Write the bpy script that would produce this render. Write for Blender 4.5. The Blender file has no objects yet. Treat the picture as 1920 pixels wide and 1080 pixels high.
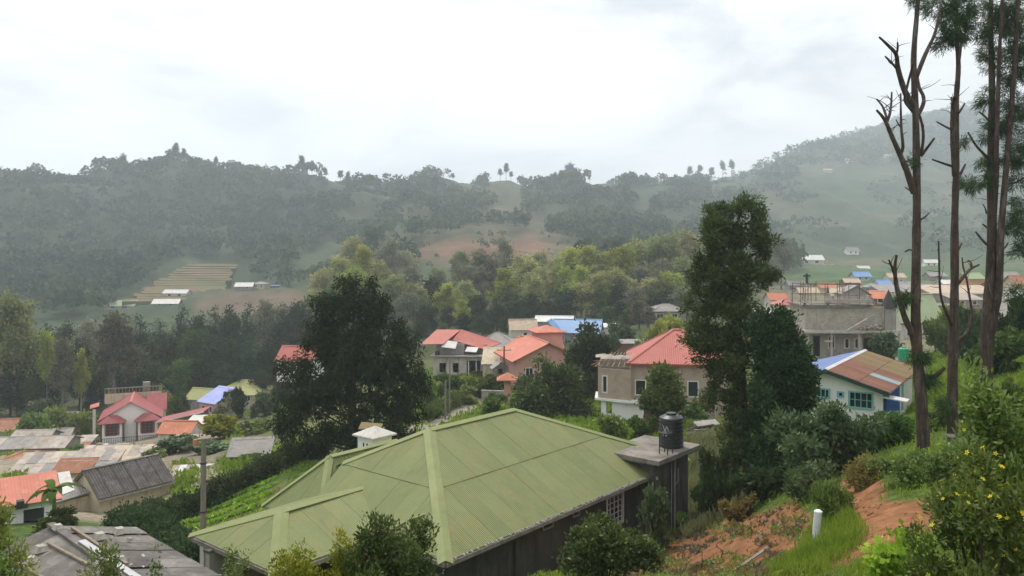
import bpy, math, random
import numpy as np
from mathutils import Vector
R = math.radians
rnd = random.Random(11)
rng = np.random.default_rng(7)
scene = bpy.context.scene
col = scene.collection

# ------------------------------------------------------------------ camera, sky, sun, exposure
cam_d = bpy.data.cameras.new('camera'); cam = bpy.data.objects.new('camera', cam_d); col.objects.link(cam)
cam.location = (0, 0, 0); cam.rotation_euler = (R(90), 0, 0)
cam_d.lens = 28.125; cam_d.sensor_width = 36; cam_d.shift_y = -70/1920
cam_d.clip_start = .2; cam_d.clip_end = 20000
scene.camera = cam
SUN_EL, SUN_AZ = 58, -22            # degrees; azimuth from +Y towards +X
w = bpy.data.worlds.new('World'); scene.world = w; w.use_nodes = True
nt = w.node_tree; nt.nodes.clear()
def N(tree, t, **kw):
    n = tree.nodes.new(t)
    for k, v in kw.items():
        if k in n.inputs: n.inputs[k].default_value = v
        else: setattr(n, k, v)
    return n
sky = N(nt, 'ShaderNodeTexSky'); sky.sky_type = 'NISHITA'; sky.sun_disc = False
sky.sun_elevation = R(SUN_EL); sky.sun_rotation = R(SUN_AZ); sky.air_density = 1; sky.dust_density = 3
tc = N(nt, 'ShaderNodeTexCoord'); mp = N(nt, 'ShaderNodeMapping'); mp.inputs['Scale'].default_value = (1.5, 1.5, 3.6)
nt.links.new(tc.outputs['Generated'], mp.inputs[0])
n1 = N(nt, 'ShaderNodeTexNoise', Scale=2.0, Detail=5, Roughness=.55, Distortion=.5)
nt.links.new(mp.outputs[0], n1.inputs['Vector'])
r1 = N(nt, 'ShaderNodeValToRGB')
e = r1.color_ramp.elements; e[0].position = .36; e[0].color = (.50, .525, .555, 1); e[1].position = .62; e[1].color = (.93, .915, .895, 1)
m_ = r1.color_ramp.elements.new(.47); m_.color = (.77, .765, .76, 1)
nt.links.new(n1.outputs[0], r1.inputs[0])
b1 = N(nt, 'ShaderNodeBackground', Strength=.1); nt.links.new(sky.outputs[0], b1.inputs[0])
b2 = N(nt, 'ShaderNodeBackground', Strength=.77); nt.links.new(r1.outputs[0], b2.inputs[0])
mx = N(nt, 'ShaderNodeMixShader'); mx.inputs[0].default_value = .93
nt.links.new(b1.outputs[0], mx.inputs[1]); nt.links.new(b2.outputs[0], mx.inputs[2])
wo = N(nt, 'ShaderNodeOutputWorld'); nt.links.new(mx.outputs[0], wo.inputs[0])
sl = bpy.data.lights.new('sun', 'SUN'); sl.energy = 1.5; sl.angle = R(12); sl.color = (1, .96, .9)
so = bpy.data.objects.new('sun', sl); col.objects.link(so)
sd = Vector((math.sin(R(SUN_AZ))*math.cos(R(SUN_EL)), math.cos(R(SUN_AZ))*math.cos(R(SUN_EL)), math.sin(R(SUN_EL))))
so.rotation_euler = (-sd).to_track_quat('-Z', 'Y').to_euler(); so.location = (0, 0, 60)
vs = scene.view_settings; vs.view_transform = 'Standard'; vs.look = 'None'; vs.exposure = 0.95; vs.gamma = 1
scene.render.engine = 'CYCLES'
cy = scene.cycles
cy.max_bounces = 6; cy.diffuse_bounces = 3; cy.glossy_bounces = 2; cy.transmission_bounces = 3; cy.transparent_max_bounces = 6
cy.volume_bounces = 3; cy.use_denoising = True; cy.caustics_reflective = False; cy.caustics_refractive = False

# ------------------------------------------------------------------ helpers
F = 1500.0
def P(px, py, d): return np.array([(px-960)/F*d, d, (470-py)/F*d])
def tag(o, label=None, cat=None, group=None, kind=None):
    for k, v in (('label', label), ('category', cat), ('group', group), ('kind', kind)):
        if v: o[k] = v
    return o
def empty(name, loc, rz=0, scale=None):
    o = bpy.data.objects.new(name, None); col.objects.link(o); o.location = loc; o.rotation_euler = (0, 0, rz)
    o.empty_display_size = .2
    if scale is not None: o.scale = scale if hasattr(scale, '__len__') else (scale,)*3
    return o
def link(name, me, parent=None):
    o = bpy.data.objects.new(name, me); col.objects.link(o); o.parent = parent
    return o
def copy_tree(root):
    c = root.copy(); col.objects.link(c)
    for ch in list(root.children):
        d = ch.copy(); col.objects.link(d); d.parent = c
        for g in list(ch.children):
            k = g.copy(); col.objects.link(k); k.parent = d
    return c
def np_mesh(name, V, Q, mat=None, tint=None, smooth=False, colr=None):
    """V n x 3, Q m x k faces (k fixed)"""
    V = np.asarray(V, np.float32); Q = np.asarray(Q, np.int32)
    me = bpy.data.meshes.new(name)
    me.vertices.add(len(V)); me.vertices.foreach_set('co', V.ravel())
    k = Q.shape[1]
    me.loops.add(Q.size); me.loops.foreach_set('vertex_index', Q.ravel())
    me.polygons.add(len(Q)); me.polygons.foreach_set('loop_start', np.arange(0, Q.size, k, dtype=np.int32))
    if tint is not None:
        a = me.attributes.new('tint', 'FLOAT', 'POINT'); a.data.foreach_set('value', np.asarray(tint, np.float32))
    if colr is not None:
        a = me.attributes.new('land', 'FLOAT_COLOR', 'POINT')
        c4 = np.ones((len(V), 4), np.float32); c4[:, :3] = colr; a.data.foreach_set('color', c4.ravel())
    me.update(); me.validate()
    if smooth: me.polygons.foreach_set('use_smooth', np.ones(len(me.polygons), bool))
    if mat: me.materials.append(mat)
    return me

class MB:
    """collects faces; build() links them as ONE mesh object with metric UVs"""
    def __init__(s): s.v = []; s.f = []
    def poly(s, pts):
        b = len(s.v); s.v += [tuple(map(float, p)) for p in pts]; s.f.append(list(range(b, b+len(pts)))); return s
    def hexa(s, p):   # 8 points: bottom 4 ccw, top 4 ccw
        b = len(s.v); s.v += [tuple(map(float, q)) for q in p]
        for f in ((3,2,1,0), (4,5,6,7), (0,1,5,4), (1,2,6,5), (2,3,7,6), (3,0,4,7)): s.f.append([b+i for i in f])
        return s
    def box(s, x0, y0, z0, x1, y1, z1):
        return s.hexa([(x0,y0,z0),(x1,y0,z0),(x1,y1,z0),(x0,y1,z0),(x0,y0,z1),(x1,y0,z1),(x1,y1,z1),(x0,y1,z1)])
    def slab(s, pts, t, dirn=(0,0,-1)):   # planar polygon ccw seen from outside, thickened against dirn
        pts = [Vector(p) for p in pts]; d = Vector(dirn)*t; b = len(s.v); n = len(pts)
        s.v += [tuple(p) for p in pts] + [tuple(p+d) for p in pts]
        s.f.append([b+i for i in range(n)]); s.f.append([b+n+i for i in reversed(range(n))])
        for i in range(n):
            j = (i+1) % n; s.f.append([b+j, b+i, b+n+i, b+n+j])
        return s
    def tube(s, pts, rad, sides=8, cap=True):
        V, Q = tube_np(pts, rad, sides); b = len(s.v)
        s.v += [tuple(map(float, p)) for p in V]; s.f += [[b+int(i) for i in q] for q in Q]
        if cap:
            n = len(pts); s.f.append([b+i for i in reversed(range(sides))]); s.f.append([b+(n-1)*sides+i for i in range(sides)])
        return s
    def bar(s, a, b_, w, h=None):          # square bar between two points
        a = Vector(a); b_ = Vector(b_); h = h or w; d = (b_-a).normalized()
        up = Vector((0,0,1)) if abs(d.z) < .95 else Vector((0,1,0))
        x = d.cross(up).normalized()*w/2; y = x.cross(d).normalized()*h/2
        return s.hexa([a-x-y, a+x-y, b_+x-y, b_-x-y, a-x+y, a+x+y, b_+x+y, b_-x+y])
    def lathe(s, prof, cx=0, cy=0, sides=20):
        b = len(s.v)
        for r, z in prof:
            for k in range(sides):
                a = 2*math.pi*k/sides; s.v.append((cx+r*math.cos(a), cy+r*math.sin(a), z))
        for i in range(len(prof)-1):
            for k in range(sides):
                j = (k+1) % sides; s.f.append([b+i*sides+k, b+i*sides+j, b+(i+1)*sides+j, b+(i+1)*sides+k])
        s.f.append([b+(len(prof)-1)*sides+k for k in range(sides)])
        return s
    def mesh(s, name, mat, smooth=False):
        me = bpy.data.meshes.new(name); me.from_pydata(s.v, [], s.f); me.update()
        uv = me.uv_layers.new(name='UVMap'); dat = np.zeros((len(me.loops), 2), np.float32)
        for p in me.polygons:
            n = p.normal; u = Vector((0,0,1)).cross(n)
            u = u.normalized() if u.length > 1e-3 else Vector((1,0,0)); v = n.cross(u)
            for li in p.loop_indices:
                c = me.vertices[me.loops[li].vertex_index].co; dat[li] = (c.dot(u), c.dot(v))
        uv.data.foreach_set('uv', dat.ravel())
        if smooth: me.polygons.foreach_set('use_smooth', np.ones(len(me.polygons), bool))
        me.materials.append(mat); return me
    def build(s, name, mat, parent=None, smooth=False):
        return link(name, s.mesh(name, mat, smooth), parent)

def tube_np(pts, rad, sides=8):
    pts = np.asarray(pts, float); n = len(pts); rad = np.broadcast_to(np.asarray(rad, float), (n,))
    t = np.gradient(pts, axis=0); t /= np.linalg.norm(t, axis=1)[:, None]+1e-9
    ref = np.array([.31, .95, .05]) if abs(t[:, 2]).mean() > .5 else np.array([.05, .1, 1.])
    x = np.cross(t, ref); x /= np.linalg.norm(x, axis=1)[:, None]+1e-9; y = np.cross(t, x)
    a = np.arange(sides)*2*np.pi/sides
    V = pts[:, None]+rad[:, None, None]*(np.cos(a)[None, :, None]*x[:, None]+np.sin(a)[None, :, None]*y[:, None])
    i = np.arange(n-1)[:, None]*sides; k = np.arange(sides)[None]; j = (k+1) % sides
    Q = np.stack([i+k, i+j, i+sides+j, i+sides+k], -1).reshape(-1, 4)
    return V.reshape(-1, 3), Q
def spline(pts, n=6):
    """Catmull-Rom through points (any dimension)"""
    p = np.asarray(pts, float); p = np.vstack([2*p[0]-p[1], p, 2*p[-1]-p[-2]]); out = []
    for i in range(1, len(p)-2):
        for t in np.linspace(0, 1, n, endpoint=False):
            a, b, c, d = p[i-1:i+3]
            out.append(.5*((2*b)+(-a+c)*t+(2*a-5*b+4*c-d)*t*t+(-a+3*b-3*c+d)*t**3))
    out.append(p[-2]); return np.array(out)

# ------------------------------------------------------------------ materials
def mat(name, c, c2=None, scale=1.5, rough=.85, bump=0., bscale=8, corr=None, cdepth=.4, stain=None, spec=.2, coord='Object', streak=None, metallic=0, courses=None, wobble=.35, perobj=0):
    """procedural surface: two-tone noise, optional stains (colour, amount, scale), corrugation (pitch m, UV), block courses (w,h)"""
    m = bpy.data.materials.new(name); m.use_nodes = True; t = m.node_tree; t.nodes.clear(); L = t.links.new
    out = N(t, 'ShaderNodeOutputMaterial'); bs = N(t, 'ShaderNodeBsdfPrincipled'); L(bs.outputs[0], out.inputs[0])
    bs.inputs['Roughness'].default_value = rough; bs.inputs['Specular IOR Level'].default_value = spec; bs.inputs['Metallic'].default_value = metallic
    tc = N(t, 'ShaderNodeTexCoord'); src = tc.outputs[coord]
    c2 = c2 or tuple(x*.8 for x in c)
    if perobj:
        oi = N(t, 'ShaderNodeObjectInfo'); va = N(t, 'ShaderNodeVectorMath', operation='MULTIPLY_ADD'); va.inputs[1].default_value = (83, 57, 31)
        cb = N(t, 'ShaderNodeCombineXYZ'); [L(oi.outputs['Random'], cb.inputs[i]) for i in range(3)]
        L(cb.outputs[0], va.inputs[0]); L(src, va.inputs[2]); src = va.outputs[0]
    nz = N(t, 'ShaderNodeTexNoise', Scale=scale, Detail=4, Roughness=.62); L(src, nz.inputs['Vector'])
    rp = N(t, 'ShaderNodeValToRGB'); e = rp.color_ramp.elements
    e[0].position = .5-wobble*.5; e[1].position = .5+wobble*.5; e[0].color = (*c2, 1); e[1].color = (*c, 1)
    L(nz.outputs[0], rp.inputs[0]); colr = rp.outputs[0]
    if stain:
        items = stain if isinstance(stain, list) else [stain]
        for sc, amt, ss in items:
            n2 = N(t, 'ShaderNodeTexNoise', Scale=ss, Detail=5, Roughness=.7, Distortion=.6)
            if streak:
                mpn = N(t, 'ShaderNodeMapping'); mpn.inputs['Scale'].default_value = streak; L(src, mpn.inputs[0]); L(mpn.outputs[0], n2.inputs['Vector'])
            else: L(src, n2.inputs['Vector'])
            r2 = N(t, 'ShaderNodeMapRange'); r2.inputs[1].default_value = .62-amt*.25; r2.inputs[2].default_value = .72-amt*.1
            r2.inputs[3].default_value = 0; r2.inputs[4].default_value = min(1, amt+.25); L(n2.outputs[0], r2.inputs[0])
            mxn = N(t, 'ShaderNodeMix'); mxn.data_type = 'RGBA'; L(r2.outputs[0], mxn.inputs[0]); L(colr, mxn.inputs[6]); mxn.inputs[7].default_value = (*sc, 1)
            colr = mxn.outputs[2]
    hgt = None
    if courses:
        bk = N(t, 'ShaderNodeTexBrick'); bk.inputs['Scale'].default_value = 1; bk.inputs['Brick Width'].default_value = courses[0]; bk.inputs['Row Height'].default_value = courses[1]
        bk.inputs['Mortar Size'].default_value = .012; bk.inputs['Color1'].default_value = (.85,.85,.85,1); bk.inputs['Color2'].default_value = (1.1,1.08,1.05,1); bk.inputs['Mortar'].default_value = (.72,.7,.68,1)
        L(tc.outputs['UV'], bk.inputs['Vector'])
        mm = N(t, 'ShaderNodeMix'); mm.data_type = 'RGBA'; mm.blend_type = 'MULTIPLY'; mm.inputs[0].default_value = 1; L(colr, mm.inputs[6]); L(bk.outputs[0], mm.inputs[7]); colr = mm.outputs[2]
    if perobj:
        mo = N(t, 'ShaderNodeMapRange'); mo.inputs[3].default_value = 1-perobj; mo.inputs[4].default_value = 1+perobj; L(oi.outputs['Random'], mo.inputs[0])
        vsn = N(t, 'ShaderNodeVectorMath', operation='SCALE'); L(colr, vsn.inputs[0]); L(mo.outputs[0], vsn.inputs['Scale']); colr = vsn.outputs[0]
    L(colr, bs.inputs['Base Color'])
    if corr:
        sx = N(t, 'ShaderNodeSeparateXYZ'); L(tc.outputs['UV'], sx.inputs[0])
        ml = N(t, 'ShaderNodeMath', operation='MULTIPLY'); ml.inputs[1].default_value = 2*math.pi/corr; L(sx.outputs[0], ml.inputs[0])
        sn = N(t, 'ShaderNodeMath', operation='SINE'); L(ml.outputs[0], sn.inputs[0])
        bp = N(t, 'ShaderNodeBump'); bp.inputs['Strength'].default_value = cdepth; bp.inputs['Distance'].default_value = corr*.25; L(sn.outputs[0], bp.inputs['Height']); hgt = bp
    if bump:
        n3 = N(t, 'ShaderNodeTexNoise', Scale=bscale, Detail=3, Roughness=.65); L(src, n3.inputs['Vector'])
        b2 = N(t, 'ShaderNodeBump'); b2.inputs['Strength'].default_value = bump; b2.inputs['Distance'].default_value = .05; L(n3.outputs[0], b2.inputs['Height'])
        if hgt: L(hgt.outputs[0], b2.inputs['Normal'])
        hgt = b2
    if hgt: L(hgt.outputs[0], bs.inputs['Normal'])
    return m
LEAF_GAIN = 1.45
def leafmat(name, c, c2, transl=.35, rand=.25, gloss=.0):
    """foliage: colour runs from c to c2 with each clump's tint; each plant differs a little"""
    c = tuple(min(.9, v*LEAF_GAIN) for v in c); c2 = tuple(min(.9, v*LEAF_GAIN) for v in c2)
    m = bpy.data.materials.new(name); m.use_nodes = True; t = m.node_tree; t.nodes.clear(); L = t.links.new
    out = N(t, 'ShaderNodeOutputMaterial')
    at = N(t, 'ShaderNodeAttribute'); at.attribute_name = 'tint'
    mx = N(t, 'ShaderNodeMix'); mx.data_type = 'RGBA'; L(at.outputs['Fac'], mx.inputs[0]); mx.inputs[6].default_value = (*c, 1); mx.inputs[7].default_value = (*c2, 1)
    oi = N(t, 'ShaderNodeObjectInfo'); mr = N(t, 'ShaderNodeMapRange'); mr.inputs[3].default_value = 1-rand; mr.inputs[4].default_value = 1+rand; L(oi.outputs['Random'], mr.inputs[0])
    hs = N(t, 'ShaderNodeHueSaturation'); L(mx.outputs[2], hs.inputs['Color']); L(mr.outputs[0], hs.inputs['Value'])
    mh = N(t, 'ShaderNodeMapRange'); mh.inputs[3].default_value = .5+.03*rand/.25; mh.inputs[4].default_value = .5-.02*rand/.25
    mu = N(t, 'ShaderNodeMath', operation='FRACT'); ml = N(t, 'ShaderNodeMath', operation='MULTIPLY'); ml.inputs[1].default_value = 7.31; L(oi.outputs['Random'], ml.inputs[0]); L(ml.outputs[0], mu.inputs[0]); L(mu.outputs[0], mh.inputs[0]); L(mh.outputs[0], hs.inputs['Hue'])
    df = N(t, 'ShaderNodeBsdfDiffuse'); tr = N(t, 'ShaderNodeBsdfTranslucent'); ms = N(t, 'ShaderNodeMixShader'); ms.inputs[0].default_value = transl
    L(hs.outputs[0], df.inputs[0]); L(hs.outputs[0], tr.inputs[0]); L(df.outputs[0], ms.inputs[1]); L(tr.outputs[0], ms.inputs[2])
    o_ = ms.outputs[0]
    if gloss:
        gl = N(t, 'ShaderNodeBsdfGlossy'); gl.inputs['Roughness'].default_value = .45; gl.inputs[0].default_value = (.8,.85,.8,1)
        m2 = N(t, 'ShaderNodeMixShader'); m2.inputs[0].default_value = gloss; L(o_, m2.inputs[1]); L(gl.outputs[0], m2.inputs[2]); o_ = m2.outputs[0]
    L(o_, out.inputs[0]); return m

# ------------------------------------------------------------------ terrain (thin-plate spline through surveyed points in bearing / log-distance)
CP = [ # px, py, depth
 (1640,940,20),(1620,1040,14.5),(1730,845,27),(1786,843,28.5),(1845,800,31),(1480,965,28),(1300,985,39.5),(1400,1085,20),(1200,1090,24),
 (1000,1085,29),(1400,905,40),(1330,815,56),(1250,800,66),(1150,790,75),(1340,790,75),(1600,800,47),(1692,792,50),(1600,672,100),(1730,640,112),
 (1860,700,50),(1900,760,36),(1850,585,170),(1700,535,260),(1600,510,420),(1850,520,300),(1480,540,300),(1480,600,150),
 (860,772,90),(812,800,74),(905,746,102),(850,705,112),(1000,718,100),(1060,645,150),(700,840,64),(600,850,66),(560,870,58),
 (235,832,120),(450,770,150),(390,768,142),(60,848,98),(200,868,84),(230,968,60),(330,915,66),(60,980,50),(450,955,50),(380,1085,37),(280,1020,44),
 (150,1100,28),(0,1010,42),(0,760,165),(200,758,165),(400,745,175),(560,720,185),(700,640,200),(900,610,210),(1100,600,215),(1250,590,215),
 (100,610,330),(300,565,375),(330,545,410),(350,500,480),(200,480,520),(50,470,520),(100,400,610),(300,400,640),(500,400,660),(600,470,520),(560,540,400),
 (0,350,700),(100,352,720),(220,350,740),(270,330,740),(400,328,760),(520,334,770),(600,346,800),(680,352,850),(760,450,500),(900,468,430),(1050,455,470),(900,400,680),
 (760,350,900),(900,352,920),(1060,346,960),(1150,354,980),(1240,360,1050),(1050,560,280),(1200,520,320),(800,560,280),
 (1300,352,1150),(1400,335,1200),(1420,322,1400),(1500,292,1500),(1600,262,1600),(1700,236,1650),(1800,214,1700),(1900,196,1750),(0,372,880),(270,362,930),(400,362,950),(520,366,960),(680,376,1050),(900,372,1150),(1060,370,1200),(1240,376,1350),
 (1450,480,560),(1650,490,540),(1850,490,520),(1450,400,850),(1650,400,880),(1850,400,880),(1550,345,1050),(1750,325,1100),(1900,315,1100),(1300,430,650),(1200,440,560),
]
WP = [ # x, y, z direct
 (0,.6,-3.0),(1.5,1,-3.0),(3,4,-3.5),(-1.5,3,-3.9),(-6,8,-6.6),(4.5,8,-4.3),(0,10,-6.0),(-14,16,-9.6),(8,12,-4.9),(12,20,-5.7),(3,16,-6.6),(-4,19,-9.3),(-9,21,-11.3),
 (9.6,8,-4.0),(20,20,-4.6),(30,40,-6),(-25,10,-9),(-45,35,-19),(-90,80,-26),(-140,120,-30),(60,60,-8),(130,120,-8),(-500,300,-20),(-700,420,40),(600,300,-5),(900,500,60),(1800,1500,300),(2400,2000,330),
 (-1200,900,90),(-1,-3,-2.4),(6,-4,-2),(-6,-3,-2.5),(-20,-12,-5),(20,-10,1),(100,-60,10),(-100,-60,-10),(1000,-500,100),(-1000,-500,60),
 (-600,1500,60),(0,1600,60),(400,1700,40),(-600,3800,40),(300,3800,60),(1200,4500,150),(2600,4000,200)]
HO = np.array([-2.34, 28.2]); HU = np.array([.641, .767]); HN = np.array([-.767, .641])
for uu in (-4, 2, 8, 14, 20):
    for nn_ in (0, 6, 13):
        q = HO+HU*uu+HN*nn_; WP.append((q[0], q[1], -13.9-.03*nn_))
pts = np.array([P(*c) for c in CP]+[np.array(x, float) for x in WP])
def tcoord(x, y):
    r = np.sqrt(x*x+y*y+1.2); return np.stack([np.arctan2(x, y)*2.6, np.log(r)], -1)
TC = tcoord(pts[:, 0], pts[:, 1])
def ker(a, b):
    d2 = ((a[:, None]-b[None])**2).sum(-1); return .5*d2*np.log(d2+1e-12)
n_ = len(TC); A_ = np.zeros((n_+3, n_+3)); A_[:n_, :n_] = ker(TC, TC)+np.eye(n_)*.0006
Pm = np.hstack([np.ones((n_, 1)), TC]); A_[:n_, n_:] = Pm; A_[n_:, :n_] = Pm.T
# solve for slope angle z/r: keeps near and far equally well fitted
rr_ = np.sqrt(pts[:, 0]**2+pts[:, 1]**2+1.2)
SOL = np.linalg.solve(A_, np.concatenate([pts[:, 2]/rr_, np.zeros(3)]))
PH = rng.uniform(0, 6.28, (4, 24)); FR = rng.normal(size=(2, 24))
def ground(x, y):
    x = np.atleast_1d(np.asarray(x, float)); y = np.atleast_1d(np.asarray(y, float)); out = np.empty(x.size)
    for s in range(0, x.size, 20000):
        t = tcoord(x[s:s+20000], y[s:s+20000])
        out[s:s+20000] = ker(t, TC) @ SOL[:n_]+SOL[n_]+t @ SOL[n_+1:]
    r = np.sqrt(x*x+y*y+1.2); z = out*r
    a = np.clip((r-330)/400, 0, 1)*6        # rolling of the far hills
    for k in range(24):
        z = z+a*.28*np.sin((FR[0, k]*x+FR[1, k]*y)*(.012+.004*k)+PH[0, k])
    b = np.clip((r-3)/25, 0, 1)*.05+np.clip((r-60)/150, 0, 1)*.25
    for k in range(24):
        z = z+b*.3*np.sin((FR[1, k]*x-FR[0, k]*y)*(.9 if k < 12 else .25)+PH[1, k])
    return z
def gz(x, y): return float(ground(x, y)[0])
def onray(px, py, d0=2., d1=4000.):
    """where the pixel's ray meets the ground (first hit)"""
    d = np.exp(np.linspace(math.log(d0), math.log(d1), 700)); x = (px-960)/F*d; z = (470-py)/F*d
    g = ground(x, d); i = np.argmax(z < g)
    return np.array([x[i], d[i], g[i]])
def project(x, y, z):
    y = np.maximum(y, .05); return 960+F*x/y, 470-F*z/y
# ------------------------------------------------------------------ ground sheet
def inpoly(px, py, poly):
    c = np.zeros(px.shape, bool); n = len(poly); j = n-1
    for i in range(n):
        xi, yi = poly[i]; xj, yj = poly[j]
        c ^= ((yi > py) != (yj > py)) & (px < (xj-xi)*(py-yi)/(yj-yi+1e-9)+xi); j = i
    return c
def land(X, Y, Z):
    px, py = project(X, Y, Z); r = np.sqrt(X*X+Y*Y)
    j = np.clip(r/40, .25, 1)
    px = px+22*j*(np.sin(X*.35+1.3*np.sin(Y*.21))+.6*np.sin(X*.9-Y*.7)); py = py+7*j*(np.sin(Y*.5+X*.23)+.6*np.sin(X*1.1))
    C = np.empty((X.size, 3)); C[:] = (.075, .12, .028)                 # grass
    def setc(m, c): C[m] = c
    setc(r > 62, (.10, .115, .05)); setc(r > 130, (.06, .075, .03))
    setc((r > 62) & (r < 140) & (px < 430), (.26, .22, .16))            # trodden village ground
    setc(inpoly(px, py, [(300,985),(480,925),(540,900),(560,930),(500,990),(340,1020)]) & (r < 75), (.10, .085, .045))
    setc((r > 60) & (r < 140) & (px >= 430) & (px < 1350), (.12, .13, .05))
    setc((r > 90) & (r < 330) & (px > 1440), (.17, .16, .10))
    setc((r > 330), (.055, .075, .035))
    far = r > 330
    setc(far & (px > 1330), (.06, .085, .042)); setc(far & (px > 1330) & (np.sin(Z*.52+np.sin(X*.02)) > .55) & (np.sin(X*.013)+np.sin(Y*.017) > -.4), (.13, .115, .07)); setc(far & (px > 620) & (px < 1330) & (np.sin(Z*.6+np.sin(X*.03)) > .3) & (np.sin(X*.02+2)+np.sin(Y*.013) > .2), (.12, .11, .065))
    setc(far & inpoly(px, py, [(780,458),(860,448),(1010,440),(1060,470),(1010,500),(800,490)]), (.17, .10, .06))
    setc(far & inpoly(px, py, [(905,345),(975,345),(985,400),(920,400)]) & (np.sin(py*.55) > -.2), (.12, .10, .065))
    setc(far & inpoly(px, py, [(370,556),(470,545),(600,548),(580,590),(380,590)]), (.15, .105, .07))
    setc((r > 300) & (r < 700) & (px > 1480) & inpoly(px, py, [(1480,500),(1930,495),(1930,535),(1480,535)]), (.075, .13, .05))
    soil = inpoly(px, py, [(1200,1018),(1290,985),(1370,965),(1490,935),(1520,960),(1500,1000),(1440,1085),(1120,1085),(1150,1050)]) & (r < 60)
    soil |= inpoly(px, py, [(1560,960),(1640,940),(1760,932),(1830,930),(1840,960),(1740,1000),(1690,1040),(1640,1045),(1520,1085),(1470,1085),(1590,1030),(1640,1005)]) & (r < 40)
    soil |= inpoly(px, py, [(1560,900),(1640,880),(1680,930),(1600,950)]) & (r < 45)
    soil |= inpoly(px, py, [(1180,1030),(1290,990),(1500,930),(1540,985),(1470,1090),(1080,1090)]) & (r < 60)
    setc(soil, (.272, .126, .06))
    setc(inpoly(px, py, [(1290,840),(1380,815),(1380,960),(1300,975)]) & (r < 70) & (r > 36), (.15, .17, .075))
    setc(inpoly(px, py, [(1690,830),(1720,720),(1850,650),(1900,700),(1850,800)]) & (r < 90), (.14, .21, .03))
    setc(inpoly(px, py, [(300,985),(480,925),(540,900),(560,930),(500,990),(340,1020)]) & (r < 75), (.13, .115, .05))
    setc((r < 130) & inpoly(px, py, [(830,790),(905,762),(905,745),(930,740),(960,770),(900,790)]), (.13, .15, .05))
    return C
def build_ground():
    th = np.concatenate([np.radians(np.linspace(-115, -40, 22, endpoint=False)), np.radians(np.linspace(-40, 40, 400)), np.radians(np.linspace(40, 115, 23)[1:])])
    r = np.concatenate([[.4, .9], np.exp(np.linspace(math.log(1.5), math.log(2600), 430))])
    T, RR = np.meshgrid(th, r); X = (RR*np.sin(T)).ravel(); Y = (RR*np.cos(T)).ravel(); Z = ground(X, Y)
    C = land(X, Y, Z).reshape(len(r), len(th), 3)
    for _ in range(2):                                                   # soften land-use edges by one cell
        C[1:-1, 1:-1] = (C[1:-1, 1:-1]*2+C[:-2, 1:-1]+C[2:, 1:-1]+C[1:-1, :-2]+C[1:-1, 2:])/6
    V = np.stack([X, Y, Z], -1); nth = len(th)
    m = bpy.data.materials.new('ground'); m.use_nodes = True; t = m.node_tree; L = t.links.new
    bs = t.nodes['Principled BSDF']; bs.inputs['Roughness'].default_value = .95; bs.inputs['Specular IOR Level'].default_value = .1
    at = N(t, 'ShaderNodeAttribute'); at.attribute_name = 'land'
    tc = N(t, 'ShaderNodeTexCoord')
    nf = N(t, 'ShaderNodeTexNoise', Scale=2.2, Detail=5, Roughness=.7); L(tc.outputs['Object'], nf.inputs['Vector'])
    ng = N(t, 'ShaderNodeTexNoise', Scale=.035, Detail=5, Roughness=.65); L(tc.outputs['Object'], ng.inputs['Vector'])
    mr = N(t, 'ShaderNodeMapRange'); mr.inputs[1].default_value = .3; mr.inputs[2].default_value = .7; mr.inputs[3].default_value = .5; mr.inputs[4].default_value = 1.4; L(nf.outputs[0], mr.inputs[0])
    mg = N(t, 'ShaderNodeMapRange'); mg.inputs[1].default_value = .3; mg.inputs[2].default_value = .7; mg.inputs[3].default_value = .7; mg.inputs[4].default_value = 1.3; L(ng.outputs[0], mg.inputs[0])
    mm = N(t, 'ShaderNodeMath', operation='MULTIPLY'); L(mr.outputs[0], mm.inputs[0]); L(mg.outputs[0], mm.inputs[1])
    vm = N(t, 'ShaderNodeVectorMath', operation='SCALE'); L(at.outputs['Color'], vm.inputs[0]); L(mm.outputs[0], vm.inputs['Scale']); L(vm.outputs[0], bs.inputs['Base Color'])
    bp = N(t, 'ShaderNodeBump'); bp.inputs['Strength'].default_value = .7; bp.inputs['Distance'].default_value = .12; L(nf.outputs[0], bp.inputs['Height']); L(bp.outputs[0], bs.inputs['Normal'])
    k0 = int(np.searchsorted(r, 330))
    def sheet(name, a, b):
        i = np.arange(a, b)[:, None]*nth; k = np.arange(nth-1)[None]
        Q = np.stack([i+k+nth, i+k+1+nth, i+k+1, i+k], -1).reshape(-1, 4)
        lo, hi = a*nth, (b+1)*nth
        me = np_mesh(name, V[lo:hi], Q-lo, m, smooth=True, colr=C.reshape(-1, 3)[lo:hi])
        tag(link(name, me), kind='structure')
    sheet('ground', 0, k0); sheet('hills', k0, len(r)-1)
build_ground()
# ------------------------------------------------------------------ haze: one closed box of thin, even air
def build_haze():
    mb = MB().box(-2900, -1500, -160, 2900, 2950, 400)
    m = bpy.data.materials.new('haze'); m.use_nodes = True; t = m.node_tree; t.nodes.clear()
    pv = N(t, 'ShaderNodeVolumePrincipled'); pv.inputs['Density'].default_value = .00045; pv.inputs['Color'].default_value = (.83, .915, 1, 1); pv.inputs['Anisotropy'].default_value = .35
    o = N(t, 'ShaderNodeOutputMaterial'); t.links.new(pv.outputs[0], o.inputs['Volume'])
    tag(mb.build('haze', m), 'pale mist hanging in the air across the valley', 'haze', kind='stuff')
build_haze()
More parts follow.
